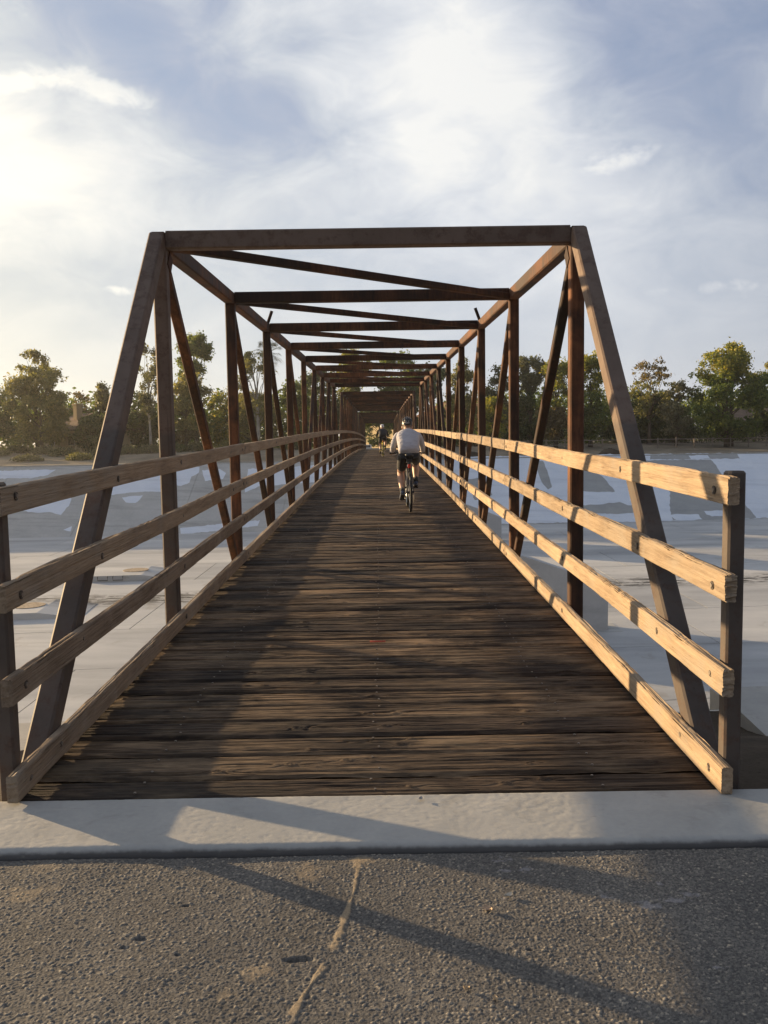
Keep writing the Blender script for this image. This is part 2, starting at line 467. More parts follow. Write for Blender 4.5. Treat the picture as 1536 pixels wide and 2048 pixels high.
def asphalt():
    b = MB(); zz = -0.046
    b.add([(-9, -40, zz), (9, -40, zz), (9, -0.425, zz), (-9, -0.425, zz)], [(0, 1, 2, 3)])
    root = tag(b.build("asphalt_path", M_ASPH), kind='structure')
    # the near surface in real relief: every aggregate stone a bump
    step = 0.0033
    xs = np.arange(-1.65, 1.65, step); ys = np.arange(-1.75, -0.425, step)
    X, Y = np.meshgrid(xs, ys, indexing='ij')
    def cells(cell, seed):
        gx = X/cell; gy = Y/cell; ix = np.floor(gx); iy = np.floor(gy)
        best = np.full(X.shape, 9.0); cid = np.zeros(X.shape)
        for dx in (-1, 0, 1):
            for dy in (-1, 0, 1):
                cx, cy = ix+dx, iy+dy
                px = cx + 0.15 + 0.7*_hash(cx, cy, seed); py = cy + 0.15 + 0.7*_hash(cx, cy, seed+1)
                d = np.hypot(gx-px, gy-py); m_ = d < best
                best = np.where(m_, d, best); cid = np.where(m_, _hash(cx, cy, seed+2), cid)
        return best, cid
    f1, c1 = cells(0.0054, 3); f2, c2 = cells(0.015, 11)
    wear = fbm(X*2.1, Y*2.1, 91, 4)
    h = 0.0021*np.sqrt(np.clip(1-(f1/0.75)**2, 0, 1))*(0.35+0.9*c1)
    big = (c2 > 0.80)
    h = h + np.where(big, 0.0026*np.sqrt(np.clip(1-(f2/0.34)**2, 0, 1)), 0)
    h = h*(0.65+0.7*wear) + 0.007*(fbm(X*3, Y*3, 21, 3)-0.5) + 0.0012*(fbm(X*420, Y*420, 23, 1)-0.5)
    tone = 0.02 + 0.86*c1*(0.45+0.55*wear)
    tone = np.where(big & (f2 < 0.33), 0.62+0.38*_hash(np.floor(c2*9999), np.floor(c2*777), 4), tone)
    tone = np.where(c1 > 0.982, 0.97, tone)
    # crack packed with sandy soil
    pts = [(715, 1716), (716, 1742), (706, 1790), (690, 1835), (668, 1890), (655, 1925), (630, 1955), (604, 1995), (578, 2046), (540, 2120)]
    P = np.array([at_z(u, v, -0.025)[:2] for u, v in pts])
    wid = np.array([0.028, 0.011, 0.007, 0.014, 0.024, 0.022, 0.009, 0.009, 0.013, 0.011])
    dist = np.full(X.shape, 9.0); w_ = np.zeros(X.shape)
    for i in range(len(P)-1):
        a, b2 = P[i], P[i+1]; ab = b2-a
        tt = np.clip(((X-a[0])*ab[0]+(Y-a[1])*ab[1])/(ab@ab), 0, 1)
        d = np.hypot(X-a[0]-tt*ab[0], Y-a[1]-tt*ab[1]); m_ = d < dist
        dist = np.where(m_, d, dist); w_ = np.where(m_, wid[i]*(1-tt)+wid[i+1]*tt, w_)
    rag = fbm(X*28, Y*28, 41, 4)
    breaks = sstep(0.18, 0.36, fbm(X*9+3, Y*9, 57, 3))
    meander = fbm(X*11, Y*11, 43, 3)
    dist = np.abs(dist + 0.020*(meander-0.5))
    sand = sstep(1.0, 0.45, dist/(w_*(0.1+1.8*rag)+1e-6))*breaks
    # a second, faint sandy smear and some scattered soil
    for (u, v, rr, am) in [(510, 1945, 0.05, .55), (60, 1790, 0.09, .5), (620, 1745, .08, .45), (720, 1722, .05, .7), (470, 1990, .04, .4), (95, 1735, .05, .3)]:
        q = at_z(u, v, -0.025); d = np.hypot((X-q[0])/rr, (Y-q[1])/(rr*0.7))
        sand = np.maximum(sand, am*sstep(1.2, 0.3, d+1.1*(rag-0.5)*2))
    h = h*(1-0.55*sand) + sand*0.003
    # a pothole chip and small pits
    for (u, v, ra, rb, dep) in [(597, 1918, 0.042, 0.012, .014), (280, 1878, .018, .010, .009), (372, 1812, .012, .007, .008), (250, 1895, .012, .008, .007), (356, 1910, .012, .006, .007), (1060, 1900, .012, .007, .006)]:
        q = at_z(u, v, -0.025); d = np.hypot((X-q[0])/ra, (Y-q[1])/rb)
        h = h - dep*sstep(1.3, 0.5, d+0.8*(rag-0.5))
    # pale scuffs of chalk / bird lime
    chalk = np.zeros(X.shape)
    for (u, v, rr) in [(1005, 1718, .03), (1050, 1738, .022), (1215, 1795, .035), (1350, 1800, .03), (1320, 1768, .02), (1380, 1788, .03), (1300, 1810, .04), (1120, 1792, .015), (1018, 1795, .02), (1440, 1935, .02), (1010, 1740, .02)]:
        q = at_z(u, v, -0.025); d = np.hypot((X-q[0])/rr, (Y-q[1])/(rr*0.6))
        chalk = np.maximum(chalk, 0.4*sstep(1.0, 0.3, d+3.4*(fbm(X*60, Y*60, 77, 3)-0.5)))
    edge = np.minimum(np.minimum(X+1.65, 1.65-X), Y+1.75); e = sstep(0, 0.12, edge)
    lip = 0.008*sstep(-0.50, -0.43, Y)*(fbm(X*5, Y*0, 8, 3))
    Z = -0.0455 + e*(0.0185 + h) - lip
    me = np_mesh("asphalt_surface", np.stack([X, Y, Z], -1).reshape(-1, 3), grid_faces(len(xs), len(ys)), False)
    ca = me.color_attributes.new('stone', 'FLOAT_COLOR', 'POINT')
    arr = np.stack([tone, sand, chalk, np.ones(X.shape)], -1).reshape(-1, 4).astype(np.float32)
    ca.data.foreach_set('color', arr.ravel())
    o = mesh_obj("asphalt_surface", me, root, M_ASPH_F); tag(o, kind='stuff')
asphalt()

def sill():
    # cast concrete sill between the path and the deck
    xs = np.concatenate([np.linspace(-6, -2.4, 10)[:-1], np.arange(-2.4, 2.4, 0.009), np.linspace(2.4, 6, 10)])
    prof = [(-0.408, -0.30), (-0.408, -0.05), (-0.407, -0.035), (-0.404, -0.018), (-0.398, -0.008), (-0.388, -0.002)]
    prof += [(y, 0.0) for y in np.arange(-0.378, 0.036, 0.008)] + [(0.040, -0.004), (0.042, -0.30)]
    prof = np.array(prof)
    X = np.repeat(xs[:, None], len(prof), 1); Y = np.repeat(prof[None, :, 0], len(xs), 0); Z = np.repeat(prof[None, :, 1], len(xs), 0)
    top = sstep(-0.02, -0.004, Z)
    pits = fbm(X*55, Y*75, 31, 3)*0.75 + 0.25*fbm(X*2.5, Y*4, 30, 3)*1.2
    Z = Z + top*(0.003*(fbm(X*3, Y*5, 33, 3)-0.5) - 0.0010*sstep(0.56, 0.66, pits) + 0.0005*(fbm(X*60, Y*60, 35, 2)-0.5))
    Y = Y + (Y < -0.37)*(0.010*(fbm(X*2.2, X*0, 36, 4)-0.5) + 0.006*(fbm(X*16, Z*20, 38, 3)-0.5))
    me = np_mesh("concrete_sill", np.stack([X, Y, Z], -1).reshape(-1, 3), grid_faces(len(xs), len(prof))[:, ::-1], True)
    tag(mesh_obj("concrete_sill", me, None, M_SILL), kind='structure')
sill()

def lip_slabs():
    # paved lip at the head of the channel slope, either side of the bridge
    for s in (1, -1):
        b = MB()
        qa, qb = at_z(1476, 1419, -0.31), at_z(1600, 1535, -0.31)
        pts = [(qa[0], qa[1]), (qb[0], qb[1]), (30, 3.4), (30, 5.15), (qa[0], 2.05+SKEW*qa[0]+.2)] if s > 0 else [(-2.02, 1.55), (-2.75, .85), (-30, -1.9), (-30, -0.75), (-2.02, 2.0)]
        z1, z0 = -0.31, -0.55
        n = len(pts)
        vs = [(x, y, z1) for x, y in pts] + [(x, y, z0) for x, y in pts]
        fs = [tuple(range(n)) if s > 0 else tuple(range(n-1, -1, -1)), ] + [(i, (i+1) % n, n+(i+1) % n, n+i) for i in range(n)]
        b.add(vs, fs)
        tag(b.build("channel_lip", M_SILL), kind='structure')
lip_slabs()

# ================================================================== channel
YN_TOP, YN_TOE, YF_TOE, YF_TOP, ZF_TOP = 2.05, 14.3, 72.6, 84.2, -0.66
def quad_strip(name, ya, za, yb, zb, mat, x0=-400, x1=400, n=2):
    b = MB()
    b.add([(x0, ya+SKEW*x0, za), (x1, ya+SKEW*x1, za), (x1, yb+SKEW*x1, zb), (x0, yb+SKEW*x0, zb)], [(0, 1, 2, 3)])
    return tag(b.build(name, mat), kind='structure')
near_slope = quad_strip("near_channel_slope", YN_TOP, -0.40, YN_TOE, FLOOR_Z, M_SLOPE)
floor = quad_strip("channel_floor", YN_TOE-1, FLOOR_Z-0.05, YF_TOE+1, FLOOR_Z-0.05, M_FLOOR)
far_slope = quad_strip("far_channel_slope", YF_TOE-0.06, FLOOR_Z-0.08, YF_TOP-0.06, ZF_TOP-0.08, M_SLOPE)
def slabs():
    # cast slabs of the channel floor, joints open between them
    NX, LX = 12, 13.0
    ys = np.linspace(YN_TOE, YF_TOE, 10); LY = ys[1]-ys[0]
    b = MB(); g = 0.02
    b.add([(g, g+SKEW*g, 0), (LX-g, g+SKEW*LX, 0), (LX-g, LY-g+SKEW*LX, 0), (g, LY-g+SKEW*g, 0),
           (g, g+SKEW*g, -.04), (LX-g, g+SKEW*LX, -.04), (LX-g, LY-g+SKEW*LX, -.04), (g, LY-g+SKEW*g, -.04)],
          [(0, 1, 2, 3), (0, 4, 5, 1), (1, 5, 6, 2), (2, 6, 7, 3), (3, 7, 4, 0)])
    me = b.mesh("slab", M_FLOOR)
    for j in range(9):
        for i in range(NX):
            x0 = -NX*LX/2 + i*LX + (j % 2)*2.1
            o = mesh_obj("slab", me, floor)
            o.location = (x0, ys[j]+SKEW*x0, FLOOR_Z + random.uniform(-0.004, 0.004))
    # slope panels
    W = 9.0
    zs = (FLOOR_Z, ZF_TOP); dy = YF_TOP-YF_TOE
    b = MB()
    b.add([(g, 0, 0), (W-g, SKEW*W, 0), (W-g, dy+SKEW*W, zs[1]-zs[0]), (g, dy, zs[1]-zs[0]),
           (g, 0, -.07), (W-g, SKEW*W, -.07), (W-g, dy+SKEW*W, zs[1]-zs[0]-.07), (g, dy, zs[1]-zs[0]-.07)],
          [(0, 1, 2, 3), (0, 4, 5, 1), (1, 5, 6, 2), (2, 6, 7, 3), (3, 7, 4, 0)])
    me = b.mesh("slope_panel", M_SLOPE)
    for i in range(-9, 9):
        o = mesh_obj("slope_panel", me, far_slope); o.location = (i*W, YF_TOE+SKEW*i*W, FLOOR_Z)
slabs()
def slope_at(u, v, off=0.0):
    k = (ZF_TOP-FLOOR_Z)/(YF_TOP-YF_TOE)
    d = ray(u, v)
    # z = FLOOR_Z + off + (y - SKEW x - YF_TOE) k
    t = (FLOOR_Z+off + (CAM[1]-SKEW*CAM[0]-YF_TOE)*k - CAM[2])/(d[2] - (d[1]-SKEW*d[0])*k)
    return CAM + t*d
def paint_patches():
    # cover-up paint rolled over the graffiti: irregular flat areas on the far slope
    pale = [
        [(34, 1021), (60, 1003), (100, 1001), (142, 994), (141, 1004), (138, 1012), (122, 1030), (98, 1024), (78, 1026)],
        [(222, 990), (226, 972), (262, 958), (322, 940), (340, 938), (340, 984), (290, 983), (260, 985)],
        [(352, 936), (399, 934), (398, 945), (391, 950), (383, 953), (379, 965), (362, 972), (352, 970)],
        [(244, 995), (262, 992), (286, 990), (280, 999), (271, 1006), (252, 1005)],
        [(-60, 945), (40, 940), (112, 939), (96, 950), (60, 957), (20, 956), (-60, 962)],
        [(126, 1060), (135, 1056), (144, 1052), (141, 1063)],
        [(-90, 1000), (-30, 995), (-22, 1018), (-60, 1026), (-95, 1024)],
        [(404, 940), (440, 938), (452, 946), (446, 958), (410, 962)],
        [(496, 938), (640, 930), (690, 928), (690, 960), (600, 966), (520, 972), (490, 985)],
        [(360, 1056), (420, 1050), (520, 1040), (515, 1052), (430, 1062), (362, 1070)],
        [(905, 914), (1060, 911), (1300, 908), (1480, 906), (1760, 900), (1770, 1030), (1560, 1034), (1480, 1038), (1300, 1043), (1150, 1045), (985, 1048), (900, 1050)],
    ]
    grey = [
        [(1168, 941), (1188, 944), (1205, 953), (1216, 966), (1230, 983), (1200, 984), (1150, 982), (1150, 942)],
        [(1290, 921), (1340, 920), (1421, 919), (1432, 930), (1440, 944), (1462, 968), (1489, 1006), (1513, 1036), (1460, 1038), (1400, 1041), (1346, 1040), (1340, 1020), (1338, 984), (1318, 968), (1300, 950)],
        [(1301, 911), (1380, 909), (1474, 907), (1480, 917), (1400, 918), (1300, 919)],
        [(1150, 1010), (1200, 1009), (1239, 1004), (1252, 1009), (1272, 1012), (1271, 1025), (1230, 1028), (1150, 1024)],
        [(1070, 921), (1086, 922), (1094, 940), (1104, 974), (1096, 979), (1086, 968), (1078, 950)],
        [(1590, 925), (1660, 922), (1700, 990), (1640, 1000)],
        [(930, 960), (960, 955), (985, 990), (950, 1000)],
    ]
    over = [
        [(1377, 911), (1415, 910), (1420, 917), (1382, 918)],
        [(1337, 1031), (1350, 1028), (1398, 1029), (1405, 1039), (1380, 1041), (1354, 1040)],
        [(1408, 1022), (1445, 1021), (1447, 1032), (1424, 1033), (1413, 1029)],
        [(1318, 968), (1338, 966), (1340, 1006), (1322, 1008)],
        [(1300, 1012), (1334, 1010), (1332, 1024), (1302, 1024)],
    ]
    def ragged(pts, off):
        out = []
        n = len(pts)
        for i in range(n):
            a = np.array(pts[i], float); b2 = np.array(pts[(i+1) % n], float)
            L = np.hypot(*(b2-a)); k = max(1, int(L/5))
            for j in range(k):
                q = a + (b2-a)*j/k
                if 0 < j: q = q + np.random.default_rng(int(q[0]*7+q[1]*13) & 0xffff).normal(0, 0.9, 2)*(1, .55)
                out.append(slope_at(q[0], q[1], off))
        return out
    for off, lst, mt in ((0.006, pale, M_PAINT_PALE), (0.012, grey, M_PAINT_GREY), (0.018, over, M_PAINT_PALE)):
        for pts in lst:
            vs = ragged(pts, off); me = bpy.data.meshes.new("paint_patch")
            me.from_pydata([tuple(v) for v in vs], [], [tuple(range(len(vs)))]); me.materials.append(mt)
            mesh_obj("paint_patch", me, far_slope)
paint_patches()

# ================================================================== far bank
def far_z(x, y):
    x = np.asarray(x, float); y = np.asarray(y, float)
    yc = y - SKEW*x
    z = ZF_TOP + 1.15*sstep(86.5, 106, yc) + 0.22*(fbm(x*0.09, y*0.2, 61, 4)-0.5)*sstep(85, 88, yc)
    z = z - 1.25*sstep(99, 135, y)*np.exp(-(x/9.0)**2)
    ramp = np.exp(-(x/3.2)**4)*sstep(89.5, 91.6, y)*(1-sstep(94, 101, y))
    return z*(1-ramp) + 0.27*ramp
def far_bank():
    xs = np.concatenate([np.linspace(-900, -75, 24), np.linspace(-70, 70, 141), np.linspace(75, 900, 24)])
    t = np.concatenate([np.linspace(0, 30, 61), np.linspace(31, 80, 40), np.linspace(90, 1600, 24)])
    X, T = np.meshgrid(xs, t, indexing='ij'); Y = YF_TOP + T + SKEW*np.clip(X, -300, 300)
    Z = far_z(X, Y)
    Z[:, 0] = ZF_TOP
    me = np_mesh("far_bank_ground", np.stack([X, Y, Z], -1).reshape(-1, 3), grid_faces(len(xs), len(t)), True)
    tag(mesh_obj("far_bank_ground", me, None, M_SAND), kind='structure')
    # thin concrete kerb along the head of the slope
    b = MB()
    for xa in range(-120, 120, 12):
        xb = xa+11.98
        z1, z0 = ZF_TOP+0.10, ZF_TOP-0.3
        ya, yb = YF_TOP+SKEW*xa, YF_TOP+SKEW*xb
        b.add([(xa, ya-.02, z1), (xb, yb-.02, z1), (xb, yb+.45, z1), (xa, ya+.45, z1), (xa, ya-.02, z0), (xb, yb-.02, z0), (xb, yb+.45, z0), (xa, ya+.45, z0)],
              [(0, 1, 2, 3), (4, 5, 1, 0), (7, 3, 2, 6), (0, 3, 7, 4), (1, 5, 6, 2)])
    tag(b.build("slope_head_kerb", M_SILL), kind='structure')
far_bank()

# ================================================================== piers and floor pads
def pier(y0, label):
    # wall pier under the joint of two spans, with a long sloping nose on the upstream side
    prof = [(-1.9, zc(y0)-0.62), (2.1, zc(y0)-0.62), (2.3, -2.05), (4.2, -2.75), (6.4, -3.52), (8.2, -4.18), (9.35, -4.68), (9.35, FLOOR_Z-0.05), (-1.9, FLOOR_Z-0.05)]
    b = MB(); n = len(prof); th = 0.46
    vs = [(x, y0+SKEW*x-th, z) for x, z in prof] + [(x, y0+SKEW*x+th, z) for x, z in prof]
    fs = [tuple(range(n-1, -1, -1)), tuple(range(n, 2*n))] + [(i, (i+1) % n, n+(i+1) % n, n+i) for i in range(n)]
    b.add(vs, fs)
    root = empty("concrete_pier", (0, 0, 0))
    b2 = b.build("pier_wall", M_PIER, root)
    c = MB().box(-2.0, 2.0, y0-0.55, y0+0.55, zc(y0)-0.615, zc(y0)-0.46, 0.02).build("bearing_cap", M_SILL, root)
    f = MB()
    f.add([(-2.3, y0+SKEW*-2.3-.8, FLOOR_Z+.012), (9.9, y0+SKEW*9.9-.8, FLOOR_Z+.012), (9.9, y0+SKEW*9.9+.8, FLOOR_Z+.012), (-2.3, y0+SKEW*-2.3+.8, FLOOR_Z+.012),
           (-2.3, y0+SKEW*-2.3-.8, FLOOR_Z-.03), (9.9, y0+SKEW*9.9-.8, FLOOR_Z-.03), (9.9, y0+SKEW*9.9+.8, FLOOR_Z-.03), (-2.3, y0+SKEW*-2.3+.8, FLOOR_Z-.03)],
          [(0, 1, 2, 3), (4, 5, 1, 0), (5, 6, 2, 1), (6, 7, 3, 2), (7, 4, 0, 3)])
    f.build("footing", M_SLOPE, root)
    tag(root, label, "pier", "piers under the bridge")
pier(30.55, "nearer grey concrete pier whose sloping nose shows right of the bridge railing")
pier(61.3, "farther grey concrete pier with sloping nose, half hidden behind the right railing")
def floor_pads():
    rust = flat("rusty_iron", (0.33, 0.26, 0.18), 0.8, 0.0, 0.3, 0.35, 8)
    dark = flat("dark_iron", (0.04, 0.038, 0.035), 0.7)
    for (u0, u1, v, hgt, dep, rungs, label) in [
        (-70, 84, 1241, 0.30, 3.4, False, "low concrete access pad with rust-stained round lid, lit by sun, left of the bridge"),
        (172, 292, 1163, 0.34, 3.6, True, "low concrete access pad with two black rungs on its near face")]:
        a = at_z(u0, v, FLOOR_Z); b_ = at_z(u1, v, FLOOR_Z)
        cx, cy = (a[0]+b_[0])/2, (a[1]+b_[1])/2; w = b_[0]-a[0]
        root = empty("access_pad", (cx, cy, FLOOR_Z), math.atan(SKEW))
        pb = MB(); sec = [(-w/2, hgt), (w*0.40, hgt), (w/2+1.6, 0.02)]
        vs = [(x, 0, z) for x, z in sec]+[(x, dep, z) for x, z in sec]+[(x, 0, -.03) for x, z in sec]+[(x, dep, -.03) for x, z in sec]
        pb.add(vs, [(0, 1, 4, 3), (1, 2, 5, 4), (6, 7, 1, 0), (7, 8, 2, 1), (3, 4, 10, 9), (4, 5, 11, 10), (0, 3, 9, 6), (2, 8, 11, 5)])
        pb.build("pad", M_FLOOR, root)
        MB().disc((w*0.22 if rungs else w*0.16, dep*0.55, hgt), (0, 0, 1), 0.75, 0.03, 24).build("manhole_lid", rust, root)
        if rungs:
            for x in (-w*0.20, w*0.04):
                m = MB()
                m.tube([(x-.28, 0.02, hgt-.02), (x-.28, -.14, hgt-.03), (x-.28, -.14, .10), (x+.28, -.14, .10), (x+.28, -.14, hgt-.03), (x+.28, .02, hgt-.02)], 0.022, 6)
                m.build("rung", dark, root)
        tag(root, label, "access pad", "pads on the channel floor")
floor_pads()
# ================================================================== the footbridge
def mat_steel():
    m, t, p = material("weathering_steel")
    oc = worldco(t); r = objrand(t)
    a = t.noise(oc, 2.2, 7, 0.65, 0.4, )
    b = t.noise(t.mapv(oc, sc=(9, 9, 1.2)), 3.0, 6, 0.65)
    sp = t.noise(oc, 60, 4, 0.6)
    c = t.ramp(t.m('ADD', t.m('MULTIPLY', a, 0.6), t.m('MULTIPLY', b, 0.4)),
               [(0.30, (0.016, 0.011, 0.009)), (0.43, (0.036, 0.021, 0.015)), (0.52, (0.078, 0.037, 0.021)), (0.62, (0.135, 0.062, 0.033)), (0.76, (0.20, 0.10, 0.055))])
    zone = t.noise(t.mapv(oc, sc=(1, 1, .8)), 0.9, 3, 0.5)
    c = t.mix(t.m('MULTIPLY', t.smooth(zone, 0.50, 0.58), 0.6), c, (0.030, 0.021, 0.017))
    c = t.mix(1.0, c, t.ramp(r, [(0, (0.62, 0.62, 0.64)), (1, (1.35, 1.28, 1.2))]), 'MULTIPLY')
    c = t.mix(t.m('MULTIPLY', t.smooth(sp, 0.55, 0.75), 0.35), c, (0.035, 0.026, 0.022))
    t.put(p.inputs['Base Color'], c)
    t.put(p.inputs['Roughness'], t.ramp(a, [(0.3, 0.68), (0.7, 0.85)]))
    t.put(p.inputs['Normal'], t.bump(t.m('ADD', sp, t.m('MULTIPLY', t.noise(oc, 260, 3), 0.5)), 0.35, 0.002))
    p.inputs['Specular IOR Level'].default_value = 0.22
    return m
def mat_painted_steel():
    # the first frame is painted over in a brown-grey; its foot once more in slate
    m, t, p = material("painted_steel")
    oc = worldco(t); s = t.sep(oc)
    a = t.noise(oc, 2.5, 7, 0.65, 0.4); sp = t.noise(oc, 70, 4, 0.6)
    c = t.ramp(a, [(0.3, (0.110, 0.080, 0.062)), (0.7, (0.172, 0.124, 0.096))])
    edge = t.m('ADD', s[2], t.m('MULTIPLY', t.m('SUBTRACT', t.noise(oc, 9, 3), 0.5), 0.10))
    patch = t.m('MULTIPLY', t.smooth(edge, 1.62, 1.56), 0.75)
    c = t.mix(patch, c, t.ramp(a, [(0.3, (0.060, 0.053, 0.048)), (0.7, (0.096, 0.082, 0.072))]))
    wear = t.smooth(t.m('ADD', t.noise(oc, 14, 7, 0.7), t.m('MULTIPLY', t.noise(oc, 0.8, 3), 0.3)), 0.62, 0.80)
    c = t.mix(t.m('MULTIPLY', wear, 0.6), c, t.ramp(sp, [(0.3, (0.055, 0.032, 0.024)), (0.7, (0.115, 0.068, 0.048))]))
    drip = t.smooth(t.noise(t.mapv(oc, sc=(14, 14, 0.7)), 2.2, 5, 0.6), 0.62, 0.72)
    c = t.mix(t.m('MULTIPLY', drip, 0.45), c, (0.045, 0.028, 0.021))
    t.put(p.inputs['Base Color'], c); p.inputs['Roughness'].default_value = 0.68
    t.put(p.inputs['Normal'], t.bump(sp, 0.3, 0.0015))
    p.inputs['Specular IOR Level'].default_value = 0.22
    return m
def mat_wood(name, dark, mid, light, ax, gs, bump=0.5, scale=1.0, rough=0.85, silver=None, var=0.2, tar=None):
    """weathered timber; grain runs along object axis ax"""
    m, t, p = material(name)
    oc = objco(t); r = objrand(t)
    off = t.comb(t.m('MULTIPLY', r, 37.0), t.m('MULTIPLY', r, 91.0), t.m('MULTIPLY', r, 53.0))
    v = t.vm('ADD', oc, off)
    st = [gs, gs, gs]; st[ax] = 1.0
    g1 = t.noise(t.mapv(v, sc=tuple(st)), 2.2*scale, 8, 0.68, 0.5)
    st2 = [gs*3.2]*3; st2[ax] = 2.4
    g2 = t.noise(t.mapv(v, sc=tuple(st2)), 2.6*scale, 6, 0.65, 0.2)
    bl = t.noise(v, 1.7*scale, 5, 0.6)
    f = t.m('ADD', t.m('MULTIPLY', g1, 0.48), t.m('ADD', t.m('MULTIPLY', g2, 0.24), t.m('MULTIPLY', bl, 0.28)))
    c = t.ramp(f, [(0.36, dark), (0.48, mid), (0.60, light)])
    c = t.mix(1.0, c, t.ramp(r, [(0, (1-var, 1-var, 1-var*.9)), (0.5, (1, 1, 1)), (1, (1+var, 1+var*.9, 1+var*.75))]), 'MULTIPLY')
    if silver is not None:
        c = t.mix(t.m('MULTIPLY', t.smooth(t.noise(v, 3.1, 6, 0.65), 0.45, 0.7), 0.7), c, silver)
    if tar is not None:
        wc = worldco(t)
        st = t.noise(t.mapv(wc, sc=(0.55, 1.5, 1)), 1.5, 7, 0.66, 0.5)
        c = t.mix(t.m('MULTIPLY', t.smooth(st, 0.46, 0.60), 0.72), c, tar)
        dust = t.noise(t.mapv(wc, loc=(5, 3, 0), sc=(0.7, 1.8, 1)), 1.8, 6, 0.65, 0.4)
        c = t.mix(t.m('MULTIPLY', t.smooth(dust, 0.52, 0.70), 0.45), c, (0.22, 0.162, 0.10))
    crack = t.smooth(g2, 0.34, 0.27)
    c = t.mix(t.m('MULTIPLY', crack, 0.8), c, tuple(x*0.35 for x in dark))
    t.put(p.inputs['Base Color'], c); p.inputs['Roughness'].default_value = rough
    p.inputs['Specular IOR Level'].default_value = 0.2
    h = t.m('ADD', t.m('MULTIPLY', g1, 0.5), t.m('SUBTRACT', g2, t.m('MULTIPLY', crack, 0.5)))
    t.put(p.inputs['Normal'], t.bump(h, bump, 0.006))
    return m
M_STEEL = mat_steel(); M_PSTEEL = mat_painted_steel()
M_RAIL = mat_wood("rail_timber", (0.150, 0.108, 0.072), (0.280, 0.210, 0.142), (0.385, 0.296, 0.203), 1, 16, 0.8, var=0.3, silver=(0.30, 0.255, 0.20))
M_DECK = mat_wood("deck_timber", (0.020, 0.014, 0.010), (0.068, 0.046, 0.029), (0.22, 0.155, 0.095), 0, 10, 0.75, 1.0, 0.8, var=0.62, tar=(0.014, 0.012, 0.011))
M_RECESS = flat("bolt_recess_dark", (0.055, 0.043, 0.035), 0.6, 0.3)
M_ZINC = flat("washer_zinc", (0.20, 0.17, 0.14), 0.55, 0.4)

